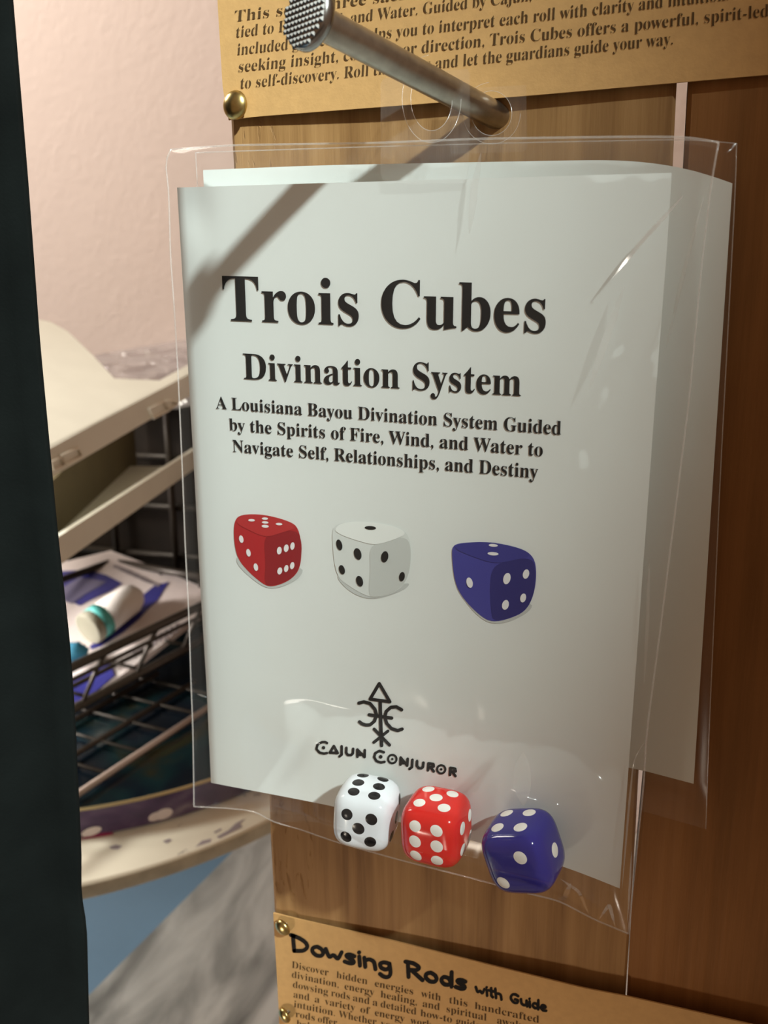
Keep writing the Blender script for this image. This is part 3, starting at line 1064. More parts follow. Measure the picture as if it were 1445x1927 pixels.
PIPS = {1: [(0, 0)], 2: [(.42, .42), (-.42, -.42)], 3: [(-.44, .44), (0, 0), (.44, -.44)], 4: [(-.38, -.38), (-.38, .38), (.38, -.38), (.38, .38)],
        5: [(-.42, -.42), (-.42, .42), (.42, -.42), (.42, .42), (0, 0)], 6: [(a, b) for a in (-.36, .36) for b in (-.54, 0, .54)]}


def die(name, center_px, n1, n2, n3, half_px, depth_off, numbers, mat, pipmat, label, six_axis=('b', 'b')):
    """n1, n2, n3: photo offsets of the front, top and right face centres; numbers on front, top, right"""
    rows = np.array([n1, n2, n3], float).T                # 2 x 3
    a = rows[0] / np.linalg.norm(rows[0])
    b = rows[1] - a * (rows[1] @ a); b /= np.linalg.norm(b)
    c = np.cross(a, b)                                    # depth row
    if c.sum() > 0:
        c = -c
    # camera-space axes are right, down, forward of the line of sight to the die
    f = ray(*center_px); f = f / np.linalg.norm(f)
    rt = R[0] - f * (R[0] @ f); rt /= np.linalg.norm(rt)
    dn = np.cross(f, rt)
    ax = [rt * a[i] + dn * b[i] + f * c[i] for i in range(3)]
    B = np.stack(ax, 1)
    ctr = SP.hit(*center_px, depth_off)
    s = half_px / pxmm(ctr)
    t = thing(name, label, 'die', ctr - np.array([0, 0, s]), 'dice in the front bag')
    # body: cube grid pushed to the rounded cube
    n = 22
    v, fc = [], []
    for axis_i in range(3):
        for sg in (-1, 1):
            b0 = len(v)
            for i in range(n + 1):
                for j in range(n + 1):
                    d = [0, 0, 0]
                    d[axis_i] = sg
                    d[(axis_i + 1) % 3] = math.tan((2 * i / n - 1) * math.pi / 4)
                    d[(axis_i + 2) % 3] = math.tan((2 * j / n - 1) * math.pi / 4)
                    v.append(ctr + B @ (die_surface(d) * s))
            for i in range(n):
                for j in range(n):
                    q = (b0 + i * (n + 1) + j, b0 + (i + 1) * (n + 1) + j, b0 + (i + 1) * (n + 1) + j + 1, b0 + i * (n + 1) + j + 1)
                    fc.append(q if sg > 0 else q[::-1])
    o = mesh('body', v, fc, mat, t, smooth=True)
    bm = bmesh.new(); bm.from_mesh(o.data); bmesh.ops.remove_doubles(bm, verts=bm.verts, dist=1e-6)
    bmesh.ops.recalc_face_normals(bm, faces=bm.faces); bm.to_mesh(o.data); bm.free()
    o.data.shade_smooth()
    # faces: (axis index, sign, number); opposite faces add up to seven
    fcs = [(0, 1, numbers[0]), (1, 1, numbers[1]), (2, 1, numbers[2]), (0, -1, 7 - numbers[0]), (1, -1, 7 - numbers[1]), (2, -1, 7 - numbers[2])]
    for axis_i, sg, num in fcs:
        ua, va = {0: (2, 1), 1: (2, 0), 2: (0, 1)}[axis_i]     # in-face directions (across, along)
        for x, y in PIPS[num]:
            rp = 0.205
            ring = []
            vv, ff = [], []
            NR, NS = 4, 20
            for r in range(NR + 1):
                for k in range(NS):
                    an = 2 * math.pi * k / NS
                    rr = rp * (r + 0.02) / NR
                    d = [0, 0, 0]
                    d[axis_i] = sg
                    d[ua] = x + rr * math.cos(an); d[va] = y + rr * math.sin(an)
                    p = np.array(die_surface(d))
                    lift = 1.002 + 0.012 * (1 - (r / NR) ** 2)
                    vv.append(ctr + B @ (p * lift * s))
            for r in range(NR):
                for k in range(NS):
                    ff.append((r * NS + k, r * NS + (k + 1) % NS, (r + 1) * NS + (k + 1) % NS, (r + 1) * NS + k))
            ff.append(tuple(range(NS)))
            po = mesh('pip', vv, ff, pipmat, t, smooth=True)
            bm = bmesh.new(); bm.from_mesh(po.data)
            bmesh.ops.recalc_face_normals(bm, faces=bm.faces)
            bm.to_mesh(po.data); bm.free()
    return ctr, s


DO = 0.0088
die('white_die', (691, 1527), (-15, 30), (2, -47), (51, 7), 57, DO, (5, 6, 3), M['white_die'], M['pip_black'], 'white die with black pips at the bottom of the front bag')
die('red_die', (821.5, 1554), (-19, 30), (0, -48), (51.5, 12), 59.5, DO, (6, 5, 4), M['red_die'], M['pip_white'], 'bright red die with white pips between the white and blue dice')
die('blue_die', (985, 1599.5), (-21, 31), (-14, -49), (50, 3), 64, DO, (2, 4, 1), M['blue_die'], M['pip_white'], 'dark blue die with white pips near the bag corner')

# ------------------------------------------------------------------ clear bags
RIDGES = [  # creases in the film: points, width px, height m
    ([(1300, 355), (1225, 440), (1150, 530)], 9, 0.0009),
    ([(1380, 285), (1340, 300), (1300, 350)], 8, 0.0008),
    ([(905, 290), (900, 360), (885, 450)], 10, 0.0005),
    ([(1240, 470), (1190, 620), (1130, 800)], 14, 0.0006),
    ([(1180, 640), (1110, 760), (1118, 860)], 16, 0.0007),
    ([(1322, 380), (1290, 520), (1262, 640), (1268, 700)], 8, 0.0010),
    ([(1285, 620), (1262, 800), (1240, 980)], 8, 0.0008),
    ([(1238, 1080), (1228, 1240), (1214, 1400)], 8, 0.0010),
    ([(1215, 1300), (1196, 1500), (1182, 1700)], 7, 0.0012),
    ([(1050, 1640), (1095, 1680), (1117, 1728)], 9, 0.0012),
    ([(1150, 1690), (1157, 1715), (1160, 1742)], 8, 0.0014),
    ([(990, 1420), (985, 1500)], 24, 0.0012),
    ([(365, 1302), (388, 1310)], 6, 0.0008),
    ([(370, 1518), (440, 1526), (500, 1540)], 7, 0.0012),
]


def seg_dist(p, a, b):
    d = b - a
    t = min(1.0, max(0.0, ((p - a) @ d) / (d @ d)))
    return np.linalg.norm(p - a - d * t)


def ridge_height(x, y, ridges):
    h = 0.0
    p = np.array([x, y])
    for pts, w, amp in ridges:
        q = np.array(pts, float)
        if x < q[:, 0].min() - 4 * w or x > q[:, 0].max() + 4 * w or y < q[:, 1].min() - 4 * w or y > q[:, 1].max() + 4 * w:
            continue
        d = min(seg_dist(p, q[i], q[i + 1]) for i in range(len(q) - 1))
        h += amp * max(0.0, 1 - d / (1.6 * w)) ** 1.5
    return h


def sst(a, b, x):
    t = min(1.0, max(0.0, (x - a) / (b - a)))
    return t * t * (3 - 2 * t)


def front_film(x, y, u, w, o):
    e = min(u / 0.05, (1 - u) / 0.06, w / 0.03, (1 - w) / 0.022)
    e = min(1.0, max(0.0, e)) ** 0.6
    pouch = sst(0.79, 0.885, w) * sst(0.07, 0.29, u) * sst(1.0, 0.80, u)
    off = sheet_off(x, y) * (1 - 0) + e * (0.0016 + 0.0160 * pouch)
    nz = noise.noise(Vector((x * 0.008, y * 0.006, 1.7))) * 0.0010 + noise.noise(Vector((x * 0.022, y * 0.008, 7.1))) * 0.00035 * (0.4 + u)
    off += e * (nz + ridge_height(x, y, RIDGES))
    off = max(off, sheet_off(x, y) + 0.0004 * e)
    return SP.hit(x, y, off)


def back_film(x, y, u, w, o):
    return SP.hit(x, y, sheet_off(x, y) - 0.0013 * min(1, 30 * min(u, 1 - u, w, 1 - w)) - 0.0002)


F_TOP = smoothed([(322, 281), (436, 273), (707, 269), (900, 261), (1200, 257), (1300, 258), (1352, 268)], 40, 2)
F_LEFT = smoothed([(322, 281), (307, 293), (317, 342), (321, 489), (328, 579), (336, 724), (344, 907), (349, 1040), (355, 1149), (359.5, 1290), (363, 1373), (365, 1518)], 60, 2)
F_BOT = smoothed([(365, 1518), (430, 1521), (487, 1527), (505, 1545), (560, 1559), (627, 1583), (747, 1617), (878, 1650), (1008, 1685), (1050, 1694), (1117, 1730), (1182, 1757)], 60, 2)
F_RIGHT = smoothed([(1352, 268), (1338, 345), (1318, 520), (1297, 750), (1268, 980), (1243, 1180), (1216, 1385), (1212, 1468), (1198, 1600), (1182, 1757)], 60, 2)

bag = thing('clear_bag', 'clear plastic bag in front, holding the titled booklet and three dice', 'bag', SP.hit(770, 1650))
grid_sheet('front_film', F_TOP, F_BOT, F_LEFT, F_RIGHT, front_film, 150, 210, M['film'], bag)
grid_sheet('back_film', F_TOP, F_BOT, F_LEFT, F_RIGHT, back_film, 40, 50, M['film'], bag)
mb = MB()
for poly in (F_LEFT, F_BOT, F_RIGHT, F_TOP):
    mb.tube([SP.hit(x, y, sheet_off(x, y) + 0.0001) for x, y in poly], 0.00019, 6)
mb.build('seam', M['seam'], bag, smooth=True)
# folded band under the bag's mouth
mb = MB()
top_in = [(x + 2, y + 13) for x, y in F_TOP]
v = [SP.hit(x, y, sheet_off(x, y) + 0.0006) for x, y in F_TOP] + [SP.hit(x, y, sheet_off(x, y) + 0.0010) for x, y in top_in]
n = len(F_TOP)
mb.add(v, [(i, i + n, i + n + 1, i + 1) for i in range(n - 1)])
mb.build('folded_mouth', M['film_back'], bag, smooth=True)


def film_point(x, y):
    """a point on the front film at photo place x, y, a hair in front of it"""
    at_y = lambda e: np.interp(y, [p[1] for p in e], [p[0] for p in e])
    at_x = lambda e: np.interp(x, [p[0] for p in e], [p[1] for p in e])
    u = (x - at_y(F_LEFT)) / (at_y(F_RIGHT) - at_y(F_LEFT))
    w = (y - at_x(F_TOP)) / (at_x(F_BOT) - at_x(F_TOP))
    return front_film(x, y, min(1, max(0, u)), min(1, max(0, w)), 0) + SP.n * 0.0003


def glint(pts, width, mat='glint'):  # milky ribbon painting a reflected light streak on the film
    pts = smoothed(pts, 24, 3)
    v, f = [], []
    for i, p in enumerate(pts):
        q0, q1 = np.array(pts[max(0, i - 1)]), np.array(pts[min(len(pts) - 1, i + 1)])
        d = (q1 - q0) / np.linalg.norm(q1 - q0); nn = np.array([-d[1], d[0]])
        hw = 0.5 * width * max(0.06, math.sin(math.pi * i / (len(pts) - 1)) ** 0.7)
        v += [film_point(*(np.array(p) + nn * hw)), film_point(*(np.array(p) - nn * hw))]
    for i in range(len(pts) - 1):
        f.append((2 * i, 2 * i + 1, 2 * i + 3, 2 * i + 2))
    mesh('glint', v, f, M[mat], bag, smooth=True)


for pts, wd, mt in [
    ([(1286, 368), (1262, 396), (1206, 456), (1152, 525)], 8, 'glint'),
    ([(1326, 366), (1306, 440), (1284, 525), (1254, 655)], 7, 'glint_faint'),
    ([(1175, 540), (1140, 640), (1108, 735)], 15, 'glint_faint'),
    ([(1222, 1050), (1219, 1170), (1212, 1292)], 7, 'glint_faint'),
    ([(1216, 1392), (1193, 1424), (1184, 1515), (1171, 1670)], 4, 'glint'),
    ([(1189, 1600), (1184, 1690), (1181, 1735)], 4, 'glint'),
    ([(1055, 1652), (1090, 1676), (1110, 1722)], 6, 'glint_faint'),
    ([(1128, 1728), (1147, 1700), (1158, 1742)], 7, 'glint'),
    ([(906, 288), (895, 345), (884, 440)], 14, 'glint_faint'),
    ([(1075, 1660), (1062, 1690), (1050, 1688)], 10, 'glint_faint'),
    ([(985, 1415), (983, 1460), (986, 1515)], 34, 'glint_faint'),
    ([(372, 1305), (384, 1309), (392, 1312)], 4, 'glint'),
]:
    glint(pts, wd, mt)


def hang_tab(parent, name, outline, hole_c, hole_r, plane, ring=True):
    """stiff clear tab with a round hang hole"""
    # ring of points around the hole joined to the outline
    n = 64
    inner, outer = [], []
    op = np.array(outline, float)
    for k in range(n):
        a = 2 * math.pi * k / n
        d = np.array([math.cos(a), math.sin(a)])
        inner.append((hole_c[0] + hole_r[0] * d[0], hole_c[1] + hole_r[1] * d[1]))
        best = None
        for i in range(len(op)):
            p, q = op[i], op[(i + 1) % len(op)]
            e = q - p
            det = d[0] * (-e[1]) + e[0] * d[1]
            if abs(det) < 1e-9:
                continue
            rhs = p - np.array(hole_c)
            t = (rhs[0] * (-e[1]) + e[0] * rhs[1]) / det
            s = (d[0] * rhs[1] - d[1] * rhs[0]) / det
            if t > 0 and -1e-6 <= s <= 1 + 1e-6 and (best is None or t < best):
                best = t
        outer.append(tuple(np.array(hole_c) + d * (best or hole_r[0] * 1.5)))
    v, f = [], []
    th = 0.0003
    for b in (0, 1):
        v += [plane.hit(*p, -th * b) for p in inner] + [plane.hit(*p, -th * b) for p in outer]
    for k in range(n):
        j = (k + 1) % n
        f.append((k, j, n + j, n + k)); f.append((2 * n + j, 2 * n + k, 3 * n + k, 3 * n + j))
        f.append((j, k, 2 * n + k, 2 * n + j)); f.append((n + k, n + j, 3 * n + j, 3 * n + k))
    o = mesh(name, v, f, M['tab'], parent)
    rimm = MB()
    rimm.tube([plane.hit(*p, 0.0) for p in inner], 0.00007, 6, closed=True)
    if ring:
        rimm.tube([plane.hit(hole_c[0] + (p[0] - hole_c[0]) * 1.42, hole_c[1] + (p[1] - hole_c[1]) * 1.38, 0.0) for p in inner[:48]], 0.00006, 6)
    rimm.build('hole_rim', M['seam'], o, smooth=True)
    return o


TP = Plane(SP.hit(720, 345, 0.002), SP.hit(880, 345, 0.002), PY(815, 190, 0.1755))
hang_tab(bag, 'hang_tab', [(716, 150), (760, 138), (884, 130), (884, 262), (880, 345), (790, 347), (716, 345)], (812, 186), (39, 60), TP)

# bag behind
back_bag = thing('clear_bag', 'clear plastic bag behind the front one, holding the second booklet', 'bag', BP.hit(880, 1480))
G_TOP = smoothed([(368, 287), (700, 276), (1000, 268), (1300, 262), (1386, 270)], 30, 2)
G_BOT = [(425, 1395), (800, 1440), (1150, 1510), (1328, 1560)]
G_LEFT = [(368, 287), (425, 1395)]
G_RIGHT = smoothed([(1386, 270), (1384, 350), (1355, 900), (1334, 1380), (1328, 1560)], 30, 2)
RB = [([(1388, 284), (1340, 300), (1300, 345)], 8, 0.0010), ([(1338, 1340), (1333, 1420), (1330, 1500)], 6, 0.0012), ([(1215, 1460), (1290, 1490)], 20, 0.0006),
      ([(1340, 330), (1325, 600), (1300, 900)], 10, 0.0007)]


def back_bag_film(sgn):
    def fn(x, y, u, w, o):
        e = min(1.0, max(0.0, min(u / 0.04, (1 - u) / 0.04, w / 0.03, (1 - w) / 0.03))) ** 0.6
        b = -0.001 * max(0, u - 0.8) * 5
        if sgn > 0:
            return BP.hit(x, y, b + e * (0.0011 + 0.0004 * noise.noise(Vector((x * 0.01, y * 0.006, 3.3))) + ridge_height(x, y, RB)))
        return BP.hit(x, y, b - e * 0.0014 - 0.0001)
    return fn


grid_sheet('front_film', G_TOP, G_BOT, G_LEFT, G_RIGHT, back_bag_film(1), 110, 130, M['film_back'], back_bag)
grid_sheet('back_film', G_TOP, G_BOT, G_LEFT, G_RIGHT, back_bag_film(-1), 30, 30, M['film_back'], back_bag)
mb = MB()
for poly in (G_LEFT, G_RIGHT, G_TOP):
    mb.tube([BP.hit(x, y, 0.0 - (0.001 if x > 1300 else 0)) for x, y in poly], 0.00013, 6)
mb.build('seam', M['seam'], back_bag, smooth=True)
TP2 = Plane(BP.hit(880, 300, 0.001), BP.hit(1000, 300, 0.001), PY(930, 190, 0.1845))
hang_tab(back_bag, 'hang_tab', [(846, 168), (990, 160), (992, 285), (846, 290)], (925, 213), (38, 42), TP2)

# ------------------------------------------------------------------ black drape on the left
D_EDGE = smoothed([(-95, -1500), (-40, -760), (0, -160), (15, 0), (43, 332), (66, 640), (100, 1000), (124, 1215), (133, 1340), (143, 1540), (147, 1625), (145, 1700), (156, 1738), (158, 1800), (161, 1927), (170, 2250), (190, 3300)], 160, 1)
front, backv = [], []
DY = 0.15
mb = MB()
v, f = [], []
nf = 26
for (x, y) in D_EDGE:
    p = PY(x, y, DY)
    row = []
    for k in range(nf):
        s = k / (nf - 1)
        yy = 0.006 * math.sin(s * 14 + 0.6) * min(1, s * 6) + 0.004 * math.sin(s * 31)
        row.append(p + np.array([-0.13 * s, yy - 0.012 * min(1, s * 10) + 0.0, 0]))
    for k in range(nf):
        s = 1 - k / (nf - 1)
        yy = 0.006 * math.sin(s * 14 + 0.6) * min(1, s * 6)
        row.append(p + np.array([-0.13 * s - 0.0004, yy + 0.010 * min(1, s * 10) + 0.002, 0]))
    v += row
m2 = 2 * nf
for i in range(len(D_EDGE) - 1):
    for k in range(m2):
        f.append((i * m2 + k, i * m2 + (k + 1) % m2, (i + 1) * m2 + (k + 1) % m2, (i + 1) * m2 + k))
f.append(tuple(range(m2 - 1, -1, -1))); f.append(tuple((len(D_EDGE) - 1) * m2 + k for k in range(m2)))
o = mesh('black_drape', v, f, M['drape'], smooth=True)
tag(o, 'plain black cloth hanging down the left side, in front of the shelf', 'drape')

# ================================================================== SHELF CORNER ON THE LEFT
SZ = -0.3263                               # shelf top, relative to the lens
SC = np.array([-0.4617, 0.5751]); SR = 0.26316
shelf = thing('round_shelf', 'round cream painted wooden shelf with chipped paint, left of the boards', 'shelf', (SC[0], SC[1], Z0 + SZ - 0.01116))
cz = Z0 + SZ
prof = [(SR - 0.0027, -0.01116), (SR - 0.00054, -0.00936), (SR, -0.0018), (SR - 0.00108, -0.00036), (SR - 0.00216, 0)]
o = MB().lathe(prof, (SC[0], SC[1], cz), (0, 0, 1), 180).build('shelf_board', M['paint'], shelf)
sharp_smooth(o, 35)
band = MB()
n = 180
v, f = [], []
for k in range(n):
    a = 2 * math.pi * k / n
    for r, h in ((SR + 0.00036, -0.00144), (SR + 0.00054, -0.009), (SR - 0.00108, -0.01116)):
        v.append((SC[0] + r * math.cos(a), SC[1] + r * math.sin(a), cz + h + 0.00054 * math.sin(7 * a)))
for k in range(n):
    j = (k + 1) % n
    f += [(k * 3, k * 3 + 1, j * 3 + 1, j * 3), (k * 3 + 1, k * 3 + 2, j * 3 + 2, j * 3 + 1)]
mesh('edge_band', v, f, M['edge_paint'], shelf, smooth=True)
MB().tube([(-0.6696, 0.648, BOT - 0.0144), (-0.6696, 0.648, Z0 + SZ - 0.0054)], 0.0252, 20).build('post', M['edge_paint'], shelf, smooth=True)
MB().lathe([(0.09, 0), (0.09, 0.0072), (0.0324, 0.0144)], (-0.6696, 0.648, BOT - 0.02304), (0, 0, 1), 40).build('foot', M['edge_paint'], shelf)

# dark paint chips of the shelf top seen as bare patches
for pts in [[(367, 1594), (380, 1582), (398, 1578), (396, 1584), (378, 1590)], [(408, 1574), (430, 1562), (444, 1549), (462, 1540), (452, 1550), (456, 1556), (436, 1566), (412, 1578)],
            [(306, 1583), (318, 1578), (324, 1581), (314, 1587)], [(402, 1566), (415, 1559), (418, 1561), (405, 1568)], [(205, 1594), (218, 1589), (230, 1592), (222, 1598), (210, 1598)]]:
    MB().add([PZ(x, y, SZ + 0.00027) for x, y in pts], [tuple(range(len(pts)))]).build('bare_patch', M['packet_grey'], shelf)

# round printed tin on the shelf
TC = np.array([-0.4446, 0.5886]); TR_ = 0.2205; TH_ = 0.02124
tin = thing('round_tin', 'shallow round tin with purple printed side and dark teal lid, on the cream shelf', 'tin', (TC[0], TC[1], cz))
MB().lathe([(TR_ - 0.0036, 0.00054), (TR_ - 0.00144, 0.0018), (TR_ - 0.00144, TH_), (TR_ - 0.0054, TH_ - 0.0027), (0.018, TH_ - 0.0045)], (TC[0], TC[1], cz), (0, 0, 1), 160).build('side', M['tin_side'], tin)
sharp_smooth(tin.children[0], 35)
MB().lathe([(TR_ - 0.00162, TH_ - 0.0018), (TR_ - 0.0018, TH_ - 0.00036), (0.036, TH_ + 0.00036)], (TC[0], TC[1], cz), (0, 0, 1), 160).build('lid', M['tin_top'], tin)
MB().tube([(TC[0] + (TR_ - 0.00108) * math.cos(2 * math.pi * k / 160), TC[1] + (TR_ - 0.00108) * math.sin(2 * math.pi * k / 160), cz + TH_) for k in range(160)], 0.00108, 8, closed=True).build('rim', M['gold'], tin, smooth=True)
for px, py, rx, ry in [(172, 1565, 19, 8), (308, 1532, 17, 10), (292, 1537, 13, 8)]:
    vv = []
    for k in range(20):
        a = 2 * math.pi * k / 20
        r = ray(px + rx * math.cos(a), py + ry * math.sin(a) - 0.28 * rx * math.cos(a))
        # meet the tin's side
        c0 = CAM[:2] - TC
        A = r[:2] @ r[:2]; Bq = 2 * c0 @ r[:2]; Cq = c0 @ c0 - (TR_ - 0.0009) ** 2
        t = (-Bq - math.sqrt(max(0, Bq * Bq - 4 * A * Cq))) / (2 * A)
        vv.append(CAM + r * t)
    MB().add(vv, [tuple(range(20))]).build('cloud_print', M['packet_white'], tin)
strip = MB(); vv = []
for a, b in [((146, 1580), (148, 1600)), ((170, 1572), (172, 1597)), ((195, 1567), (200, 1591)), ((212, 1566), (216, 1587))]:
    for q in (a, b):
        r = ray(*q); c0 = CAM[:2] - TC
        A = r[:2] @ r[:2]; Bq = 2 * c0 @ r[:2]; Cq = c0 @ c0 - (TR_ - 0.00108) ** 2
        t = (-Bq - math.sqrt(max(0, Bq * Bq - 4 * A * Cq))) / (2 * A)
        vv.append(CAM + r * t)
strip.add(vv, [(0, 1, 3, 2), (2, 3, 5, 4), (4, 5, 7, 6)])
strip.build('magenta_print', plain('magenta_print', (0.30, 0.03, 0.10, 1), 0.4), tin)

# ------------------------------------------------------------------ wire rack and basket on the tin
yaw = math.radians(8)
dA = np.array([math.sin(yaw), math.cos(yaw), 0]); dB = np.array([-math.cos(yaw), math.sin(yaw), 0])
zr = SZ + TH_ + 0.00396
a0 = PZ(141, 1498, zr); a1 = PZ(388, 1334, zr)
rail_dir = (a1 - a0) / np.linalg.norm(a1 - a0); cross_dir = np.array([-rail_dir[1], rail_dir[0], 0])
rack = thing('wire_rack', 'flat wire rack lying on the teal tin lid, under the wire basket', 'rack', (a0 + a1) / 2)
LEN = np.linalg.norm(a1 - a0)
MB().tube([a0 - rail_dir * 0.054, a1 + rail_dir * 0.036], 0.00234, 12).build('front_rail', M['wire_lit'], rack, smooth=True)
WD = 0.135
for k in range(7):
    s = -0.0324 + k * 0.03168
    p = a0 + rail_dir * s - np.array([0, 0, 0.00072])
    MB().tube([p, p + cross_dir * WD], 0.00108, 8).build('cross_wire', M['wire'], rack, smooth=True)
for off in (0.0396, 0.0792, WD):
    MB().tube([a0 - rail_dir * 0.054 + cross_dir * off, a1 + rail_dir * 0.036 + cross_dir * off], 0.00216, 10).build('rail', M['wire'], rack, smooth=True)

# basket
zb = zr + 0.0288
b0 = PZ(132, 1337, zb); b1 = PZ(384, 1203, zb)
bd = (b1 - b0) / np.linalg.norm(b1 - b0); bc = np.array([-bd[1], bd[0], 0])


def over(p, px, py):
    """height straight above p that shows at photo row py (column near px)"""
    r = ray(px, py)
    # closest height: solve for the same horizontal distance along the ray
    t = np.linalg.norm(p[:2] - CAM[:2]) / np.linalg.norm(r[:2])
    return CAM[2] + r[2] * t


hz0 = over(b0, 128, 1256); hz1 = over(b1, 382, 1126)
HB = (hz0 + hz1) / 2 - b0[2]
basket = thing('wire_basket', 'dark wire basket holding packets, standing over the flat rack', 'basket', (b0 + b1) / 2)
e0 = b0 - bd * 0.054; e1_ = b1 + bd * 0.054
BW = 0.153
up = np.array([0, 0, HB])
flare = -bc * 0.0072


def rail(name, pts, r, mat='wire'):
    return MB().tube(pts, r, 12).build(name, M[mat], basket, smooth=True)


rail('top_rail', [e0 + up + flare, e1_ + up + flare], 0.00342)
rail('top_rail', [e0 + up + bc * BW, e1_ + up + bc * BW], 0.00342)
rail('top_rail', [e1_ + up + flare, e1_ + up + bc * BW], 0.00342)
rail('side_wire', [e0 + up * 0.74 + flare, e1_ + up * 0.74 + flare], 0.00162)
rail('bottom_rail', [e0, e1_], 0.00342)
rail('bottom_rail', [e0 + bc * 0.0324 - np.array([0, 0, 0.0018]), e1_ + bc * 0.0324 - np.array([0, 0, 0.0018])], 0.00198)
rail('bottom_rail', [e0 + bc * BW, e1_ + bc * BW], 0.0027)
for k in range(6):
    p = e0 + bd * (0.0216 + k * 0.054)
    rail('upright_wire', [p - bd * 0.0108, p + up * 0.74 + flare, p + up + flare + bd * 0.0108], 0.00162)
    rail('floor_wire', [p, p + bc * BW], 0.00144)
rail('end_wire', [e1_ + up * 0.5 + flare, e1_ + up * 0.5 + bc * BW], 0.00198)
for k in (0.3, 0.6):
    rail('end_upright', [e1_ + bc * BW * k, e1_ + bc * BW * k + up], 0.00198)
for s in (0.054, 0.252):
    for w_ in (0, BW):
        p = e0 + bd * s + bc * w_
        rail('foot', [p, np.array([p[0], p[1], zr + Z0 + 0.00162])], 0.00216)

# packets in the basket
pk = Plane(PY(205, 1038, 0.69), PY(382, 1105, 0.665), PY(150, 1250, 0.545))


def flat(pts, off=0):
    return [pk.hit(x, y, off) for x, y in pts]


packet = thing('white_packet', 'white and dark blue printed packet lying tilted in the wire basket', 'packet', pk.hit(260, 1180))
body = MB().slab(flat([(208, 1036), (300, 1070), (384, 1106), (384, 1150), (300, 1215), (240, 1262), (185, 1300), (120, 1330), (100, 1140), (110, 1060)]), -pk.n * 0.0054)
body.build('wrapper', M['packet_white'], packet)
mb = MB()
mb.add(flat([(112, 1075), (165, 1072), (200, 1082), (230, 1098), (208, 1112), (190, 1120), (168, 1130), (150, 1140), (112, 1122)], 0.00054), [tuple(range(9))])
mb.add(flat([(319, 1094), (308, 1110), (296, 1130), (280, 1145), (262, 1165), (232, 1190), (190, 1216), (172, 1222), (168, 1216), (195, 1198), (230, 1172), (252, 1148), (262, 1125), (290, 1102)], 0.00054), [tuple(range(14))])
mb.build('blue_print', M['packet_blue'], packet)
mb = MB()
mb.add(flat([(114, 1108), (150, 1086), (200, 1094), (186, 1104), (160, 1118), (135, 1136), (114, 1128)], 0.0009), [tuple(range(7))])
mb.build('violet_print', M['packet_violet'], packet)
mb = MB()
for i in range(5):
    x, y = 215 + i * 13, 1062 + i * 6
    mb.add(flat([(x, y), (x + 34, y + 13), (x + 31, y + 18), (x - 3, y + 5)], 0.0009), [(0, 1, 2, 3)])
mb.build('text_print', M['packet_grey'], packet)
mb = MB()
for i in range(9):
    x, y = 250 + i * 10, 1222 - i * 6
    mb.add(flat([(x, y), (x + 6, y - 3), (x + 5, y + 14), (x - 1, y + 17)], 0.0009), [(0, 1, 2, 3)])
mb.build('bar_print', M['packet_grey'], packet)

pouch_pk = MB().slab(flat([(104, 1290), (160, 1265), (205, 1240), (215, 1270), (180, 1300), (128, 1330), (104, 1345)], 0.0018), -pk.n * 0.0018)
o = pouch_pk.build('blue_sachet', M['packet_blue'])
tag(o, 'deep blue sachet at the basket side, below the white packet', 'sachet')

# white tube with teal band
ta = pk.hit(255, 1120, 0.0144); tb = pk.hit(165, 1185, 0.0144)
td = (tb - ta) / np.linalg.norm(tb - ta); TL_ = np.linalg.norm(tb - ta)
tube = thing('white_tube', 'small white plastic tube with a teal band lying on the packet', 'tube', (ta + tb) / 2)
MB().lathe([(0.00396, -0.0054), (0.01044, 0), (0.01332, 0.0072), (0.0144, TL_ * 0.70)], ta, td, 30).build('body', M['tube_white'], tube, smooth=True)
MB().lathe([(0.01458, 0), (0.01458, TL_ * 0.16)], ta + td * TL_ * 0.70, td, 30).build('teal_band', M['teal'], tube, smooth=True)
MB().lathe([(0.01404, 0), (0.0144, 0.0018), (0.0144, TL_ * 0.13), (0.0126, TL_ * 0.14)], ta + td * TL_ * 0.86, td, 30).build('cap', M['cream_dull'], tube, smooth=True)
mb = MB()
c = pk.hit(138, 1228, 0.0108)
mb.ball(c, 0.01116, (1.1, 0.9, 0.75), 10, 16)
v = [p + np.array([noise.noise(Vector(tuple(p * 280))) * 0.0022] * 3) for p in mb.v]
o = mesh('foam_piece', v, mb.f, M['azure'], smooth=True)
tag(o, 'small azure foam piece beside the basket top rail', 'foam')

# dark crate behind the basket
lo = PY(196, 1150, 0.711); hi = PY(430, 880, 0.711)
crate = thing('dark_crate', 'dark brown wire-sided crate in shade behind the basket', 'crate', ((lo[0] + hi[0]) / 2, 0.756, Z0 + SZ + TH_ + 0.0036))
xl, xr = lo[0] - 0.054, hi[0] + 0.072
zt = Z0 - 0.085
zc = Z0 + SZ + TH_ + 0.0036
MB().box((xl, 0.729, zc), (xr, 0.7776, zt)).build('liner', M['dark'], crate)
for z in np.linspace(zc + 0.0108, zt - 0.0054, 5):
    MB().tube([(xl - 0.0018, 0.7236, z), (xr + 0.0018, 0.7236, z)], 0.00324, 10).build('rail', M['wire'], crate, smooth=True)
for x in np.linspace(xl + 0.0036, xr - 0.0036, 5):
    MB().tube([(x, 0.7173, zc), (x, 0.7173, zt)], 0.00324, 10).build('upright', M['wire'], crate, smooth=True)

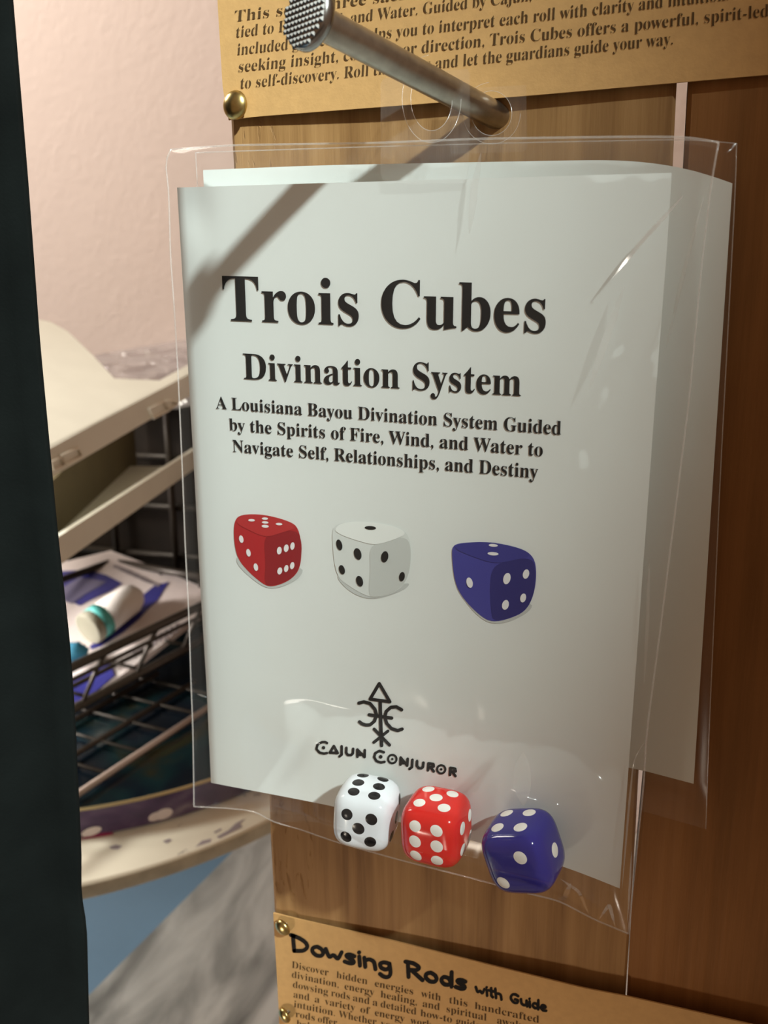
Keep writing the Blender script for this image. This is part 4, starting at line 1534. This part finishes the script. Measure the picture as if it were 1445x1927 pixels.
# ------------------------------------------------------------------ cream storage bin with its lid ajar
A = PY(104, 1014, 0.4176)
r_ = ray(362, 848); B = CAM + r_ * ((A[2] - CAM[2] + 0.0108) / r_[2])
storage = thing('storage_bin', 'cream plastic bin with lid ajar, resting above the wire basket', 'bin', A)
ed = (B - A) / np.linalg.norm(B - A)
sd = np.array([-ed[1], ed[0], 0]); sd /= np.linalg.norm(sd)
A2, B2 = A - ed * 0.09, B + ed * 0.012
hs = np.array([0, 0, -0.0171])
DEP = 0.18
mb = MB()
mb.hexa([A2, B2, B2 + hs, A2 + hs, A2 + sd * 0.0036, B2 + sd * 0.0036, B2 + sd * 0.0036 + hs, A2 + sd * 0.0036 + hs])
mb.build('rim', M['cream'], storage)
wall_h = hs
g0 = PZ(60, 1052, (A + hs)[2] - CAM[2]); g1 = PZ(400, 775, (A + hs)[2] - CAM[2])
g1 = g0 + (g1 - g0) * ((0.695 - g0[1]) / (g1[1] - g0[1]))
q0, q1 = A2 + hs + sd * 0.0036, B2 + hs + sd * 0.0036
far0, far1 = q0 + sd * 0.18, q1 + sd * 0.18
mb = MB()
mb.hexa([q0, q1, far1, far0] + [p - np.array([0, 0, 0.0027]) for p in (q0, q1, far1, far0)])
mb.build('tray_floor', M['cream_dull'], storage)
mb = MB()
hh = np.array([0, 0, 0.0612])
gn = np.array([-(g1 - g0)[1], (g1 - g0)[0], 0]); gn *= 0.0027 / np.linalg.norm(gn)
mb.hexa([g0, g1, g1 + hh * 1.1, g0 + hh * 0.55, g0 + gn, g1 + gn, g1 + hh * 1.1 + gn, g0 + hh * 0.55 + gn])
mb.build('shade_panel', M['olive'], storage)  # dark panel: the shade under the lid put into its colour

LP = Plane(PY(90, 846, 0.423), PY(355, 710, 0.621), PY(70, 600, 0.621))
lid_out = [(30, 876), (90, 846), (308, 727), (355, 704), (402, 680), (400, 676), (308, 727), (215, 713), (174, 668), (151, 646), (128, 624), (96, 606), (64, 599), (20, 598)]
lid_out = [(30, 876), (90, 846), (308, 727), (402, 680), (380, 672), (300, 716), (215, 712), (174, 668), (151, 646), (128, 624), (96, 606), (64, 599), (20, 598)]
top3 = [LP.hit(x, y) for x, y in lid_out]
o = MB().slab(top3, (0, 0, -0.00288)).build('lid', M['cream'], storage)
L0, L1 = LP.hit(30, 876), LP.hit(402, 680)
dl = (L1 - L0) / np.linalg.norm(L1 - L0)
sk = np.array([0, 0, -0.01764])
bk = LP.hit(90, 846) - LP.hit(64, 700); bk = -bk / np.linalg.norm(bk) * 0.0032
MB().hexa([L0, L1, L1 + sk, L0 + sk, L0 + bk, L1 + bk, L1 + bk + sk, L0 + bk + sk]).build('lid_skirt', M['cream'], o)
SKP = Plane(L0, L1, L0 + sk)


def p3(x, y):
    return (x / 3.44, 550 + y / 3.44)


for cells in ([[(395, 1055), (505, 1008), (527, 1062), (425, 1115)], [(325, 1102), (390, 1068), (418, 1122), (345, 1152)]],
              [[(962, 757), (1058, 708), (1090, 765), (995, 815)], [(1062, 708), (1112, 700), (1150, 722), (1095, 760)]]):
    mb = MB()
    for c in cells:
        mb.tube([SKP.hit(*p3(*q), 0.00072) for q in c], 0.00099, 8, closed=True)
    mb.build('clip_frame', plain('pale_clip_plastic', (0.80, 0.76, 0.64, 1), 0.35), o, smooth=True)

# ------------------------------------------------------------------ crumpled cellophane behind the lid
CPl = Plane(PY(180, 670, 0.774), PY(370, 640, 0.792), PY(330, 735, 0.72))
v, f = [], []
nx, ny = 40, 20
for j in range(ny + 1):
    for i in range(nx + 1):
        p = coons([(178, 668), (250, 655), (430, 625)], [(200, 760), (330, 770), (450, 740)], [(178, 668), (200, 760)], [(430, 625), (450, 740)], i / nx, j / ny)
        h = 0.0108 * noise.noise(Vector((i * 0.10, j * 0.42, 2.0))) + 0.0072 * noise.noise(Vector((i * 0.2 - j * 0.5, j * 0.4, 5.0)))
        v.append(CPl.hit(p[0], p[1], h))
for j in range(ny):
    for i in range(nx):
        a = j * (nx + 1) + i
        f.append((a, a + nx + 1, a + nx + 2, a + 1))
o = mesh('cellophane_wrap', v, f, M['wrap'], smooth=False)
tag(o, 'crumpled clear grey cellophane between the cream bin lid and the white wall', 'wrapping')

# ------------------------------------------------------------------ marble counter and blue cabinet below the shelf
MZ = BOT - Z0
m0 = PZ(170, 1870, MZ); m1 = PZ(400, 1640, MZ)
md = (m1 - m0) / np.linalg.norm(m1 - m0)
s_back = (WALL_Y - 0.0072 - m0[1]) / md[1]; s_front = (-0.216 - m0[1]) / md[1]
c0, c1 = m0 + md * s_front, m0 + md * s_back
counter = thing('marble_counter', 'grey and white marble counter below the shelf, its edge running back to the wall', 'counter', (0.09, 0.36, 0))
MB().slab([c0, (0.81, c0[1], BOT), (0.81, c1[1], BOT), c1], (0, 0, -0.0216)).build('worktop', M['marble'], counter)
MB().slab([c0 + np.array([0.054, 0.036, -0.0216]), (0.774, c0[1] + 0.036, BOT - 0.0216), (0.774, c1[1], BOT - 0.0216), c1 + np.array([0.054, 0, -0.0216])], (0, 0, -(BOT - 0.0216))).build('base', M['edge_paint'], counter)
bz = BOT - 0.0234
bx1 = min(c0[0], c1[0]) + 0.036
cab = thing('blue_cabinet', 'smooth dusty blue cabinet top seen between the black drape and the marble counter', 'cabinet', (-1.08, 0.36, 0))
g0, g1 = c0 + np.array([0.036, 0, 0]), c1 + np.array([0.036, 0, 0])
MB().slab([(-1.71, g0[1], bz), (g0[0], g0[1], bz), (g1[0], g1[1], bz), (-1.71, g1[1], bz)], (0, 0, -0.036)).build('top', M['blue'], cab)
MB().slab([(-1.674, g0[1] + 0.036, bz - 0.036), (g0[0] - 0.036, g0[1] + 0.036, bz - 0.036), (g1[0] - 0.036, g1[1], bz - 0.036), (-1.674, g1[1], bz - 0.036)], (0, 0, -(bz - 0.036))).build('body', M['blue'], cab)
